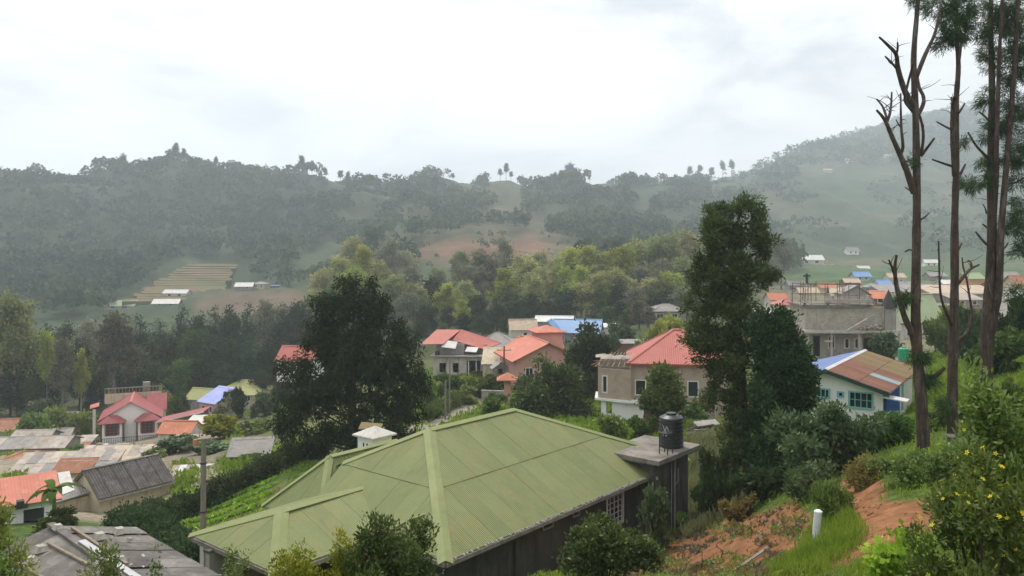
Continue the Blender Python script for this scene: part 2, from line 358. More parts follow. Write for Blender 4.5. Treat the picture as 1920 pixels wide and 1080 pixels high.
# ------------------------------------------------------------------ surface materials
M = {}
M['green_roof'] = mat('green_roof', (.235,.26,.105), (.19,.225,.085), scale=.45, rough=.6, corr=.09, cdepth=.75, stain=[((.27,.245,.09),.5,.7),((.17,.185,.08),.3,1.3),((.33,.32,.2),.12,3.2)], streak=(1.3,.55,1), perobj=.05, spec=.3)
M['green_cap'] = mat('green_cap', (.262,.285,.122), (.215,.24,.098), scale=.8, rough=.6, stain=((.2,.2,.1),.3,3))
M['dark_wall'] = mat('dark_render', (.095,.088,.075), (.06,.055,.048), scale=.7, rough=.95, bump=.3, stain=((.04,.042,.035),.6,.9), streak=(3,3,.5))
M['tower'] = mat('damp_concrete', (.15,.14,.125), (.085,.08,.072), scale=.9, rough=.95, bump=.3, stain=((.035,.037,.03),.7,1.1), streak=(4,4,.45))
M['slab'] = mat('old_slab', (.31,.275,.235), (.17,.155,.135), scale=1.1, rough=.85, bump=.25, stain=((.10,.09,.08),.5,1.4))
M['concrete'] = mat('raw_concrete', (.49,.45,.39), (.38,.345,.30), scale=.8, rough=.95, bump=.25, stain=((.17,.155,.135),.5,1.2), streak=(2,2,.5))
M['block'] = mat('block_masonry', (.45,.41,.355), (.35,.315,.27), scale=1.3, rough=.97, bump=.4, courses=(.4,.2), stain=((.45,.41,.36),.3,1.1))
M['white'] = mat('white_paint', (.84,.83,.80), (.76,.75,.72), scale=.8, rough=.85, stain=((.5,.48,.44),.2,1.1), streak=(3,3,.6))
M['offwhite'] = mat('aged_white', (.62,.59,.54), (.5,.47,.42), scale=.9, rough=.9, stain=((.3,.27,.23),.45,1.2), streak=(3,3,.5))
M['cream'] = mat('cream_wall', (.58,.50,.36), (.48,.41,.29), scale=.8, rough=.9, stain=((.26,.22,.16),.4,1), streak=(3,3,.5))
M['tan'] = mat('tan_render', (.46,.37,.29), (.38,.30,.235), scale=.55, rough=.95, bump=.15, stain=((.30,.19,.12),.4,.6))
M['pink'] = mat('pink_paint', (.60,.34,.29), (.52,.29,.245), scale=.7, rough=.9, stain=((.4,.24,.2),.3,1), streak=(3,3,.5))
M['paleblue'] = mat('grey_green_paint', (.36,.40,.38), (.29,.33,.31), scale=.7, rough=.9, stain=((.2,.21,.2),.35,1))
M['orange_wall'] = mat('orange_paint', (.58,.30,.12), (.46,.25,.12), scale=.7, rough=.9)
M['brick'] = mat('brown_wall', (.27,.17,.12), (.2,.125,.09), scale=1, rough=.95, courses=(.24,.09))
M['greywall'] = mat('grey_wall', (.33,.31,.28), (.25,.235,.21), scale=.8, rough=.95, stain=((.14,.13,.115),.45,1.1), streak=(3,3,.5))
M['red_roof'] = mat('red_sheet', (.46,.135,.10), (.40,.11,.085), scale=.5, rough=.55, corr=.19, cdepth=.3, stain=((.5,.22,.16),.3,.7), spec=.3)
M['darkred_roof'] = mat('crimson_sheet', (.36,.085,.085), (.29,.07,.07), scale=.5, rough=.5, corr=.19, cdepth=.35, stain=((.42,.16,.14),.25,.8), spec=.35)
M['orange_roof'] = mat('orange_sheet', (.52,.19,.10), (.43,.15,.085), scale=.6, rough=.6, corr=.19, cdepth=.3, stain=((.68,.34,.2),.3,.9))
M['salmon_roof'] = mat('salmon_sheet', (.55,.19,.125), (.47,.15,.10), scale=.6, rough=.6, corr=.19, cdepth=.3, stain=((.6,.33,.25),.3,.9), perobj=.05)
M['blue_roof'] = mat('blue_sheet', (.17,.32,.56), (.14,.27,.48), scale=.5, rough=.45, corr=.19, cdepth=.3, stain=((.3,.42,.6),.25,.8), spec=.4)
M['lilac_roof'] = mat('lilac_sheet', (.36,.40,.74), (.29,.33,.66), scale=.5, rough=.5, corr=.19, cdepth=.3, stain=((.16,.17,.36),.25,1.4))
M['navy_roof'] = mat('deep_blue_sheet', (.10,.17,.40), (.085,.145,.34), scale=.5, rough=.45, corr=.12, cdepth=.35, stain=((.2,.25,.42),.3,.9), perobj=.06, spec=.4)
M['rust_roof'] = mat('rusted_sheet', (.24,.105,.068), (.18,.085,.06), scale=.9, rough=.75, corr=.09, cdepth=.5, stain=((.13,.125,.055),.35,.7), perobj=.1)
M['moss_roof'] = mat('mossy_sheet', (.19,.17,.075), (.22,.13,.07), scale=.6, rough=.8, corr=.09, cdepth=.5, stain=((.26,.115,.075),.4,.6), perobj=.08)
M['sky_sheet'] = mat('blue_grey_sheet', (.27,.36,.38), (.22,.3,.32), scale=1, rough=.5, corr=.09, cdepth=.4)
M['olive_roof'] = mat('olive_sheet', (.40,.39,.17), (.34,.34,.145), scale=.5, rough=.6, corr=.19, cdepth=.3, stain=((.27,.27,.13),.3,.8))
M['lightgreen_roof'] = mat('pale_green_sheet', (.34,.40,.235), (.29,.35,.2), scale=.5, rough=.6, corr=.19, cdepth=.35, stain=((.25,.3,.18),.3,.6))
M['grey_roof'] = mat('grey_sheet', (.33,.305,.28), (.25,.23,.21), scale=.8, rough=.7, corr=.19, cdepth=.4, stain=((.17,.15,.135),.45,1.0), perobj=.14)
M['tin_roof'] = mat('weathered_tin', (.47,.41,.35), (.35,.30,.255), scale=.8, rough=.65, corr=.12, cdepth=.4, stain=[((.24,.135,.085),.5,.9),((.2,.18,.16),.3,2)], perobj=.18)
M['rusty_tin'] = mat('rusty_tin', (.38,.18,.105), (.27,.115,.07), scale=1, rough=.8, corr=.12, cdepth=.4, stain=((.48,.38,.3),.35,1.1), perobj=.15)
M['white_roof'] = mat('whitish_sheet', (.68,.66,.62), (.56,.54,.5), scale=.7, rough=.6, corr=.19, cdepth=.3, stain=((.33,.29,.25),.35,1), perobj=.06)
M['tan_roof'] = mat('tan_tin', (.55,.46,.35), (.44,.34,.24), scale=.7, rough=.7, corr=.15, cdepth=.35, stain=((.38,.2,.11),.5,.8))
M['asbestos'] = mat('cement_sheet', (.205,.185,.17), (.135,.12,.11), scale=1.6, rough=.95, bump=.3, bscale=14, stain=((.30,.27,.25),.35,1.8), perobj=.13)
M['asbestos_light'] = mat('pale_cement_sheet', (.27,.25,.225), (.17,.155,.14), scale=1.1, rough=.95, bump=.4, bscale=9, stain=[((.40,.37,.33),.35,1.1),((.10,.09,.08),.35,.9)], perobj=.2)
M['glass'] = mat('window_glass', (.03,.035,.04), (.02,.024,.028), rough=.12, spec=.5)
M['frame'] = mat('white_frame', (.72,.71,.68), rough=.6)
M['teal'] = mat('teal_frame', (.25,.52,.52), (.2,.45,.45), rough=.6)
M['redframe'] = mat('red_frame', (.28,.06,.055), rough=.6)
M['brownwood'] = mat('brown_wood', (.16,.10,.065), (.11,.07,.045), scale=3, rough=.8)
M['timber'] = mat('grey_timber', (.30,.25,.19), (.2,.165,.125), scale=4, rough=.9)
M['steel'] = mat('galvanised', (.45,.45,.45), (.36,.36,.36), rough=.45, metallic=.5)
M['darkmetal'] = mat('dark_iron', (.06,.058,.055), (.04,.038,.036), rough=.6)
M['rebar'] = mat('rusty_rebar', (.16,.085,.055), rough=.85)
M['tank_black'] = mat('black_plastic', (.028,.03,.034), (.02,.022,.025), rough=.42, spec=.5, stain=((.07,.07,.07),.25,2))
M['tank_green'] = mat('green_plastic', (.03,.34,.17), (.025,.28,.14), rough=.45, spec=.45)
M['bluepaint'] = mat('blue_paint', (.035,.115,.42), (.028,.09,.35), scale=1, rough=.7, stain=((.02,.06,.22),.3,1.2), streak=(4,4,.6))
M['darkgreen'] = mat('dark_green_trim', (.03,.075,.065), rough=.6)
M['print'] = mat('white_print', (.5,.52,.53), (.3,.32,.33), scale=6, rough=.6)
M['pole'] = mat('pole_concrete', (.27,.235,.195), (.19,.165,.135), scale=1.2, rough=.95, bump=.3, stain=((.12,.11,.09),.4,1.4), streak=(4,4,.4))
M['road'] = mat('road_tarmac', (.30,.26,.225), (.23,.2,.175), scale=.5, rough=.95, bump=.3, stain=((.34,.24,.17),.35,.3))
M['interior'] = mat('dim_interior', (.09,.08,.07), rough=.95)

# ------------------------------------------------------------------ roofs, walls, houses
from mathutils import Matrix
def clip_rect(poly, x0, y0, x1, y1):
    def cut(ps, f, it):
        out = []
        for i in range(len(ps)):
            a, b = ps[i-1], ps[i]; fa, fb = f(a), f(b)
            if fb >= 0:
                if fa < 0: out.append(it(a, b, fa, fb))
                out.append(b)
            elif fa >= 0: out.append(it(a, b, fa, fb))
        return out
    it = lambda a, b, fa, fb: (a[0]+(b[0]-a[0])*fa/(fa-fb), a[1]+(b[1]-a[1])*fa/(fa-fb))
    for f in (lambda p: p[0]-x0, lambda p: x1-p[0], lambda p: p[1]-y0, lambda p: y1-p[1]):
        if not poly: return []
        poly = cut(poly, f, it)
    return poly
def area2(p): return .5*sum(p[i-1][0]*p[i][1]-p[i][0]*p[i-1][1] for i in range(len(p)))
SHEETS = {}
def sheets(parent, face, mats, w=1., l=2.4, corr=None, amp=.02, jit=.006, thick=.012, name='roof_sheet', lift=.02):
    """cover a planar roof face (points ccw from outside) with separate lapped sheets"""
    f = [Vector(p) for p in face]
    nrm = Vector((0,0,0))
    for i in range(len(f)): nrm += (f[i-1]-f[0]).cross(f[i]-f[0])
    nrm.normalize(); u = Vector((0,0,1)).cross(nrm); u.normalize(); v = nrm.cross(u)
    o = f[0]; p2 = [((p-o).dot(u), (p-o).dot(v)) for p in f]
    xs = [p[0] for p in p2]; ys = [p[1] for p in p2]
    nx = max(1, round((max(xs)-min(xs))/w)); ny = max(1, round((max(ys)-min(ys))/l))
    w_ = (max(xs)-min(xs))/nx; l_ = (max(ys)-min(ys))/ny
    if not isinstance(mats, list): mats = [mats]
    for j in range(ny):
        for i in range(nx):
            x0 = min(xs)+i*w_; y0 = min(ys)+j*l_
            lap = .08 if j > 0 else .05
            c = clip_rect(p2, x0, y0-lap, x0+w_-.006, y0+l_)
            if len(c) < 3 or abs(area2(c)) < .03: continue
            full = abs(abs(area2(c))-(w_-.006)*(l_+(lap if j > 0 else 0))) < .02
            m = mats[rnd.randrange(len(mats))]
            key = (round(w_,3), round(l_,3), j > 0, m.name, corr) if full else None
            if key and key in SHEETS: me = SHEETS[key]; org = (x0, y0)
            else:
                org = (x0, y0)
                if corr and full:
                    n = max(6, int(w_/corr*8)); yb = (-lap if j > 0 else 0); xx = np.linspace(0, w_-.004, n+1); zz = amp*np.cos(xx/corr*2*np.pi)
                    V = np.concatenate([np.stack([xx, np.full(n+1, y), zz], -1) for y in (yb, l_)])
                    k = np.arange(n); Q = np.stack([k, k+1, k+n+2, k+n+1], -1); me = np_mesh(name, V, Q, m)
                else:
                    mb = MB(); mb.slab([(a-x0, b-y0, 0) for a, b in c], thick); me = mb.mesh(name, m)
                if key: SHEETS[key] = me
            ob = link(name, me, parent)
            tilt = .02 if ny > 1 else 0
            vv = (v-nrm*(tilt/l_)).normalized(); nn = u.cross(vv)
            p = o+u*org[0]+v*org[1]+nrm*(lift+tilt*.5+rnd.uniform(-jit, jit)+(.004 if i % 2 else 0))
            ob.matrix_local = Matrix(((u.x, vv.x, nn.x, p.x), (u.y, vv.y, nn.y, p.y), (u.z, vv.z, nn.z, p.z), (0,0,0,1)))
def cap_line(mb, a, b, w=.3, t=.05):
    a = Vector(a); b = Vector(b); d = (b-a).normalized(); x = d.cross(Vector((0,0,1))).normalized()*w/2; up = Vector((0,0,t)); dn = Vector((0,0,-w*.22))
    for s in (-1, 1):
        q = [a+up, b+up, b+x*s+dn+up, a+x*s+dn+up]
        mb.slab(q if s < 0 else q[::-1], .03)
def roof_geo(kind, W, D, H, rise, o):
    if kind == 'gx':
        s = rise/(D/2); e = H-o*s; r = H+rise
        return [[(-o,-o,e),(W+o,-o,e),(W+o,D/2,r),(-o,D/2,r)], [(W+o,D+o,e),(-o,D+o,e),(-o,D/2,r),(W+o,D/2,r)]], [((-o,D/2,r),(W+o,D/2,r))]
    if kind == 'gy':
        s = rise/(W/2); e = H-o*s; r = H+rise
        return [[(-o,D+o,e),(-o,-o,e),(W/2,-o,r),(W/2,D+o,r)], [(W+o,-o,e),(W+o,D+o,e),(W/2,D+o,r),(W/2,-o,r)]], [((W/2,-o,r),(W/2,D+o,r))]
    if kind == 'hip':
        m = min(W, D)/2+o; s = rise/m; e = H; r = H+rise
        c = [(-o,-o,e),(W+o,-o,e),(W+o,D+o,e),(-o,D+o,e)]
        if abs(W-D) < .3:
            a = b = (W/2, D/2, r)
            return [[c[0],c[1],a],[c[1],c[2],a],[c[2],c[3],a],[c[3],c[0],a]], [(q,a) for q in c]
        if W > D:
            a = (-o+m, D/2, r); b = (W+o-m, D/2, r)
            return [[c[0],c[1],b,a],[c[1],c[2],b],[c[2],c[3],a,b],[c[3],c[0],a]], [(a,b),(c[0],a),(c[3],a),(c[1],b),(c[2],b)]
        a = (W/2, -o+m, r); b = (W/2, D+o-m, r)
        return [[c[0],c[1],a],[c[1],c[2],b,a],[c[2],c[3],b],[c[3],c[0],a,b]], [(a,b),(c[0],a),(c[1],a),(c[2],b),(c[3],b)]
    if kind == 'shed':     # rises to the back
        s = rise/D
        return [[(-o,-o,H-o*s),(W+o,-o,H-o*s),(W+o,D+o,H+rise+o*s),(-o,D+o,H+rise+o*s)]], []
    if kind == 'shedx':    # rises to +x
        s = rise/W
        return [[(-o,-o,H-o*s),(W+o,-o,H+rise+o*s),(W+o,D+o,H+rise+o*s),(-o,D+o,H-o*s)]], []
    return [[(-o,-o,H+.14),(W+o,-o,H+.14),(W+o,D+o,H+.14),(-o,D+o,H+.14)]], []
def wall_slab(mb, a, b, z0, z1, t, ops, inward):
    """vertical wall from a to b (2D), thickness t towards inward, with rectangular openings (x, z, w, h)"""
    a = Vector((a[0], a[1], 0)); b = Vector((b[0], b[1], 0)); L_ = (b-a).length; d = (b-a)/L_; q = Vector((inward[0], inward[1], 0))*t
    xs = sorted({0, L_, *[min(max(v, 0), L_) for o in ops for v in (o[0], o[0]+o[2])]}); zs = sorted({z0, z1, *[v for o in ops for v in (o[1], o[1]+o[3])]})
    for i in range(len(xs)-1):
        run = None
        for k in range(len(zs)-1):
            cx = (xs[i]+xs[i+1])/2; cz = (zs[k]+zs[k+1])/2
            hole = any(o[0] < cx < o[0]+o[2] and o[1] < cz < o[1]+o[3] for o in ops)
            if not hole:
                if run is None: run = zs[k]
            if run is not None and (hole or k == len(zs)-2):
                top = zs[k] if hole else zs[k+1]
                p0 = a+d*xs[i]; p1 = a+d*xs[i+1]; zz = Vector((0,0,1))
                mb.hexa([p0+zz*run, p1+zz*run, p1+q+zz*run, p0+q+zz*run, p0+zz*top, p1+zz*top, p1+q+zz*top, p0+q+zz*top]); run = None
def window(parent, a, d, inw, x, z, w, h, fm, bars=(1, 1), fw=.06, kind='win', rec=.05):
    a = Vector((a[0], a[1], 0)); d = Vector((d[0], d[1], 0)); q = Vector((inw[0], inw[1], 0))
    def pt(u, zz, k): return a+d*(x+u)+q*k+Vector((0,0,z+zz))
    def pbox(mb, u0, z0, u1, z1, k0, k1):
        mb.hexa([pt(u0,z0,k0), pt(u1,z0,k0), pt(u1,z0,k1), pt(u0,z0,k1), pt(u0,z1,k0), pt(u1,z1,k0), pt(u1,z1,k1), pt(u0,z1,k1)])
    if kind == 'door':
        mb = MB(); pbox(mb, 0, 0, w, h, rec, rec+.06)
        for i in (0, 1): pbox(mb, .12+i*w/2, .15, w/2-.08+i*w/2, h*.45, rec-.015, rec); pbox(mb, .12+i*w/2, h*.52, w/2-.08+i*w/2, h-.12, rec-.015, rec)
        return mb.build('door', fm, parent)
    mb = MB(); k0, k1 = rec-.085, rec+.03
    pbox(mb, -.05, -.03, fw, h+.03, k0, k1); pbox(mb, w-fw, -.03, w+.05, h+.03, k0, k1); pbox(mb, fw, h-fw, w-fw, h+.03, k0, k1); pbox(mb, fw, -.05, w-fw, fw, k0-.03, k1)
    for i in range(1, bars[0]+1):
        u = w*i/(bars[0]+1); pbox(mb, u-fw*.4, fw, u+fw*.4, h-fw, rec-.03, k1-.01)
    for i in range(1, bars[1]+1):
        zz = h*i/(bars[1]+1); pbox(mb, fw, zz-fw*.3, w-fw, zz+fw*.3, rec-.02, k1-.012)
    wn = mb.build('window', fm, parent)
    g = MB(); pbox(g, fw*.5, fw*.5, w-fw*.5, h-fw*.5, rec+.012, rec+.022); g.build('pane', M['glass'], wn)
    return wn
def house(name, label, cat, loc, yaw, W, D, H, kind, rise, wall, roof, ops=(), o=.35, fm=None, drop=1.5, group=None, sheet=None, cap=None, gable=None, t=.18, eave=None):
    """ops: (face f/l/r, x, z, w, h, kind, barsx, barsz)"""
    e = empty(name, loc, R(yaw)); tag(e, label, cat, group)
    FA = {'f': ((0,0),(W,0),(1,0),(0,1)), 'r': ((W,0),(W,D),(0,1),(-1,0)), 'b': ((W,D),(0,D),(-1,0),(0,-1)), 'l': ((0,D),(0,0),(0,-1),(1,0))}
    mb = MB()
    for k, (a, b, d, q) in FA.items():
        oo = [(x[1], x[2], x[3], x[4]) for x in ops if x[0] == k]
        if k in 'lr':
            sgn = 1 if k == 'r' else -1
            a = (a[0], a[1]+sgn*t); b = (b[0], b[1]-sgn*t); oo = [(x[0]-t, x[1], x[2], x[3]) for x in oo]
        top = H
        if kind == 'shed': top = H+(rise if k == 'b' else 0)
        wall_slab(mb, a, b, -drop, top, t, oo, q)
    gm = gable or wall; g2 = mb if gable is None else MB()
    if kind == 'gx':
        for x0 in (0, W-t): g2.slab([(x0+t,0,H),(x0+t,D,H),(x0+t,D/2,H+rise-.02)], t, (-1,0,0))
    if kind == 'gy':
        for y0 in (0, D-t): g2.slab([(0,y0,H),(W,y0,H),(W/2,y0,H+rise-.02)], t, (0,1,0))
    if kind == 'shed':
        for x0 in (0, W-t): g2.slab([(x0+t,0,H),(x0+t,D,H),(x0+t,D,H+rise-.02)], t, (-1,0,0))
    if kind == 'shedx':
        for y0 in (0, D-t): g2.slab([(0,y0,H),(W,y0,H),(W,y0,H+rise-.02)], t, (0,1,0))
        mb.box(W-t, t, H, W, D-t, H+rise-.03)
    mb.build('wall', wall, e)
    if gable: g2.build('gable', gm, e)
    for x in ops:
        if len(x) > 5 and x[5]:
            a, b, d, q = FA[x[0]]
            bars = (x[6], x[7]) if len(x) > 7 else (1, 0)
            window(e, a, d, q, x[1], x[2], x[3], x[4], (x[8] if len(x) > 8 else fm) or M['frame'], bars, kind=x[5])
    faces, lines = roof_geo(kind, W, D, H, rise, o)
    rb = MB()
    for f in faces: rb.slab([(p[0], p[1], p[2]+.03) for p in f], .07 if kind != 'flat' else .16)
    ro = rb.build('roof', roof if not sheet else M['timber'], e)
    if sheet:
        for f in faces: sheets(ro, [(p[0], p[1], p[2]+.04) for p in f], sheet.get('mats', roof), sheet.get('w', 1), sheet.get('l', 2.2), sheet.get('corr'), sheet.get('amp', .02), sheet.get('jit', .006))
    if lines and cap is not False:
        cb = MB()
        for a, b in lines: cap_line(cb, (a[0], a[1], a[2]+.06), (b[0], b[1], b[2]+.06), .32)
        cb.build('ridge_cap', cap or roof, ro)
    if eave:
        eb = MB(); 
        for f in faces:
            a, b = f[0], f[1]; eb.bar((a[0],a[1],a[2]-.06), (b[0],b[1],b[2]-.06), .05, .16)
        eb.build('fascia', eave, e)
    return e

# ------------------------------------------------------------------ the green-roofed house
def green_house():
    Z0 = -13.9; e = empty('green_roofed_house', (HO[0], HO[1], Z0), math.atan2(.767, .641))
    tag(e, 'large house with a moss-green sheet metal hip roof and dark walls', 'house')
    ev, rg = 2.9, 5.9
    a = MB(); T = .25
    wall_slab(a, (.7,.7), (17.4,.7), -1, ev-.15, T, [(10.7,.9,1.4,1.6)], (0,1)); wall_slab(a, (17.4,.95), (17.4,11.1), -1, ev-.15, T, [], (-1,0))
    wall_slab(a, (17.4,11.1), (.7,11.1), -1, ev-.15, T, [], (0,-1)); wall_slab(a, (.7,10.85), (.7,.95), -1, ev-.15, T, [(2.6,.0,1.1,2.1),(5.2,.9,1.2,1.3)], (1,0))
    a.build('wall', M['dark_wall'], e)
    wn = window(e, (.7,.7), (1,0), (0,1), 10.7, .9, 1.4, 1.6, M['frame'], (3, 5), fw=.05)
    window(e, (.7,10.85), (0,-1), (1,0), 2.6, 0, 1.1, 2.1, M['brownwood'], kind='door'); window(e, (.7,10.85), (0,-1), (1,0), 5.2, .9, 1.2, 1.3, M['frame'], (2, 1))
    R1 = (4.97,5.93,rg); R2 = (10.87,5.93,rg); V = (2.5,8.9,4.4)
    F_ = [[(0,0,ev),(18.2,0,ev),R2,R1], [(18.2,0,ev),(18.2,11.86,ev),R2], [(18.2,11.86,ev),(2.5,11.86,ev),V,R1,R2], [(0,8.3,ev),(0,0,ev),R1,V]]
    # wing towards the pole
    w0, wc, w1, wr = 3.7, 6.6, 9.5, 3.9
    E1 = (-2.25,wc,wr); E2 = (2.2,wc,wr)
    F_ += [[(-4.4,w1,ev),(-4.4,w0,ev),E1], [(-4.4,w0,ev),(.35,w0,ev+.14),E2,E1], [(.5,w1,ev+.14),(-4.4,w1,ev),E1,E2]]
    # rear left block
    pk = (2.45,9.8,4.55); pk2 = (6.5,9.8,4.55); el = 2.4
    F_ += [[(.3,11.9,el),(.3,7.7,el),pk], [(.3,7.7,el),(6.5,7.7,el),pk2,pk], [(6.5,11.9,el),(.3,11.9,el),pk,pk2]]
    # small porch roof beside the corner
    q1 = (1.5,2.5,3.72); q0 = (.5,2.5,3.7)
    F_ += [[(-.35,3.6,ev-.02),(-.35,1.4,ev-.02),q0], [(-.35,1.4,ev-.02),(.3,1.4,ev+.1),q1,q0], [(.3,3.6,ev+.1),(-.35,3.6,ev-.02),q0,q1]]
    rb = MB()
    for f in F_: rb.slab([(p[0],p[1],p[2]-.06) for p in f], .05)
    ro = rb.build('roof', M['green_cap'], e)
    for f in F_: sheets(ro, [(p[0],p[1],p[2]+.01) for p in f], M['green_roof'], .98, 3.3, jit=.004, lift=.012)
    cb = [((0,0,ev),R1,.62),(R1,R2,.5),(R2,(18.2,0,ev),.5),(R1,V,.5),((-4.4,w0,ev),E1,.62),((-4.4,w1,ev),E1,.45),(E1,E2,.4),((.3,11.9,el),pk,.4),((.3,7.7,el),pk,.4),(pk,pk2,.4),((-.35,1.4,ev),q0,.16),((-.35,3.6,ev),q0,.16),(q0,q1,.16)]
    for p, q, ww in cb:
        m = MB(); cap_line(m, (p[0],p[1],p[2]+.06), (q[0],q[1],q[2]+.06), ww*.9, .02); m.build('ridge_cap', M['green_cap'], ro)
    g = MB(); g.bar((0,-.02,ev-.09), (13.9,-.02,ev-.09), .12, .15); g.bar((-4.4,w0-.02,ev-.09), (-4.4,w1,ev-.09), .12, .15); g.bar((-4.42,w0,ev-.09), (0,w0,ev-.09), .12, .15); g.bar((-.02,0,ev-.09),(-.02,w0,ev-.09),.12,.15)
    gu = g.build('gutter', M['slab'], e)
    # broken lichen-covered sheet ends along the gutter
    for k in range(90):
        x = .1+k*.152+rnd.uniform(-.03,.03); 
        if rnd.random() < .75:
            h = rnd.uniform(.015,.05); m = MB(); m.hexa([(x,-.1,ev-.02),(x+.1,-.1,ev-.02),(x+.1,.05,ev+.02),(x,.05,ev+.02),(x+.02,-.08,ev+h),(x+.08,-.08,ev+h),(x+.08,.04,ev+h+.03),(x+.02,.04,ev+h+.03)]); m.build('lichen_crust', M['greywall'], gu)
    # white veranda columns and railing
    for n in (4.05, 6.9, 9.15):
        m = MB(); m.box(-4.1,n-.15,-.4,-3.8,n+.15,ev-.17); c = m.build('column', M['offwhite'], e); m = MB(); m.box(-4.16,n-.2,ev-.4,-3.74,n+.2,ev-.25); m.box(-4.16,n-.2,-.4,-3.74,n+.2,-.1); c2 = m.build('column_trim', M['offwhite'], c)
    m = MB()
    for n0, n1 in ((4.2, 6.75), (7.05, 9.0)):
        m.bar((-3.95,n0,.95),(-3.95,n1,.95),.05); m.bar((-3.95,n0,.2),(-3.95,n1,.2),.04)
        for k in range(int((n1-n0)/.14)): m.bar((-3.95,n0+.14*k+.07,.2),(-3.95,n0+.14*k+.07,.95),.02)
    m.build('railing', M['darkmetal'], e)
    m = MB(); m.box(-4.3,3.6,-1.2,.7,9.6,-.02); m.build('veranda_floor', M['slab'], e)
    # annex tower with projecting slab at the corner of the roof
    m = MB(); m.box(14.25,-.3,-1.2,17.5,2.2,3.62); tw = m.build('annex_tower', M['tower'], e)
    m = MB(); m.box(13.7,-.75,3.62,18.1,2.6,3.82); m.build('slab', M['slab'], tw)
    m = MB(); m.box(13.7,-.76,3.56,18.1,-.66,3.619); m.box(13.69,-.66,3.56,13.79,2.6,3.619); m.build('drip_edge', M['tower'], tw)
    m = MB(); m.tube([(15.9,-.4,-.6),(15.9,-.4,2.2),(15.88,-.42,3.5)], .05, 8); m.tube([(15.9,-.4,2.1),(16.2,-.42,2.25),(16.25,-.42,2.9)], .03, 6); m.tube([(15.62,-.38,-.5),(15.62,-.38,3.5)], .025, 6); m.build('pipe', M['greywall'], tw)
    # down pipe, hood windows
    m = MB(); m.tube([(4.6,.62,-.9),(4.6,.62,2.5),(4.6,.1,2.78)], .05, 8); m.build('downpipe', M['darkmetal'], e)
    for x, w_ in ((6.35,.75),(8.5,.5)):
        m = MB(); m.bar((x,.6,2.2),(x+w_,.6,2.2),.07); m.bar((x,.6,2.6),(x+w_,.6,2.6),.07); m.bar((x+.03,.6,2.2),(x+.03,.6,2.6),.06); m.bar((x+w_-.03,.6,2.2),(x+w_-.03,.6,2.6),.06); v = m.build('vent', M['greywall'], e)
        m = MB(); m.box(x+.06,.66,2.24,x+w_-.06,.69,2.56); m.build('pane', M['glass'], v)
    # white chimney with pyramid cap beyond the hip, slotted vents
    cx, cy_ = 7.35, 12.45; m = MB(); s = .62
    m.box(cx-s,cy_-s,-1,cx+s,cy_+s,4.25); ch = m.build('chimney', M['white'], e)
    m = MB(); zt = 4.252; t2 = .82
    m.box(cx-t2,cy_-t2,zt,cx+t2,cy_+t2,zt+.08)
    for k in range(4):
        an = [(-t2,-t2),(t2,-t2),(t2,t2),(-t2,t2)]; p, q = an[k], an[(k+1)%4]; m.poly([(cx+p[0],cy_+p[1],zt+.08),(cx+q[0],cy_+q[1],zt+.08),(cx,cy_,zt+.5)])
    m.build('chimney_cap', M['offwhite'], ch)
    for k in (-.14, .14):
        m = MB(); m.box(cx-s-.012,cy_+k-.05,3.6,cx-s+.02,cy_+k+.05,3.95); m.build('vent_slot', M['glass'], ch)
        m = MB(); m.box(cx+k-.05,cy_-s-.012,3.6,cx+k+.05,cy_-s+.02,3.95); m.build('vent_slot', M['glass'], ch)
    return e
green_house()
def hpt(u, n, z): return (HO[0]+HU[0]*u+HN[0]*n, HO[1]+HU[1]*u+HN[1]*n, z)
def water_tank(name, label, loc, r, h, m_, mark=True, rz=0):
    e = empty(name, loc, rz); tag(e, label, 'water tank')
    prof = [(r*.97,0)]; k = 7
    for i in range(k):
        z0 = h*.8*i/k; z1 = h*.8*(i+1)/k; prof += [(r,z0+.02),(r,z1-.05),(r*.965,z1-.03),(r*.965,z1-.01)]
    prof += [(r,h*.815),(r*.97,h*.86),(r*.6,h*.93),(r*.4,h*.94)]
    MB().lathe(prof, sides=28).build('body', m_, e)
    MB().lathe([(r*.38,h*.93),(r*.42,h*.95),(r*.42,h*.99),(r*.3,h)], sides=20).build('lid', m_, e)
    if mark:
        m = MB(); a0 = -math.pi/2-.75
        def q(a, z): return (r*1.004*math.cos(a0+a), r*1.004*math.sin(a0+a), z)
        for a, b in (((-.18,1.12),(-.02,.86)), ((-.02,.86),(.14,1.14)), ((.14,1.14),(.3,.92)), ((-.3,1.18),(-.18,1.12))):
            m.poly([q(a[0],a[1]), q(a[0]+.07,a[1]), q(b[0]+.07,b[1]), q(b[0],b[1])])
        for i in range(4): m.poly([q(-.2+.13*i,.62), q(-.12+.13*i,.62), q(-.12+.13*i,.70), q(-.2+.13*i,.70)])
        m.build('printed_mark', M['print'], e)
    return e
water_tank('water_tank', 'black plastic water tank on the concrete slab beside the green roof', hpt(16.75,.25,-10.075), .62, 1.75, M['tank_black'])
e = empty('ladder_frame', hpt(15.0,-.5,-10.075), math.atan2(.767,.641)); tag(e, 'rusty iron ladder frame standing on the slab next to the black tank', 'ladder')
m = MB()
for x in (0, .5): m.bar((x,0,0),(x,0,1.15),.04); m.bar((x,.45,0),(x,.45,1.0),.04)
m.build('post', M['darkmetal'], e)
for z in (.35, .7, 1.1):
    MB().bar((0,0,z),(.5,0,z),.035).build('rung', M['darkmetal'], e)
MB().box(-.04,-.04,1.0,.54,.5,1.04).build('platform', M['darkmetal'], e)
e = empty('chimney_cowl', P(695,850,46)); tag(e, 'brick flue pipe with a mossy yellow cowl behind the white chimney', 'chimney cowl')
m = MB(); m.box(-.16,-.16,-4.5,.16,.16,1.25); m.build('flue', M['brick'], e)
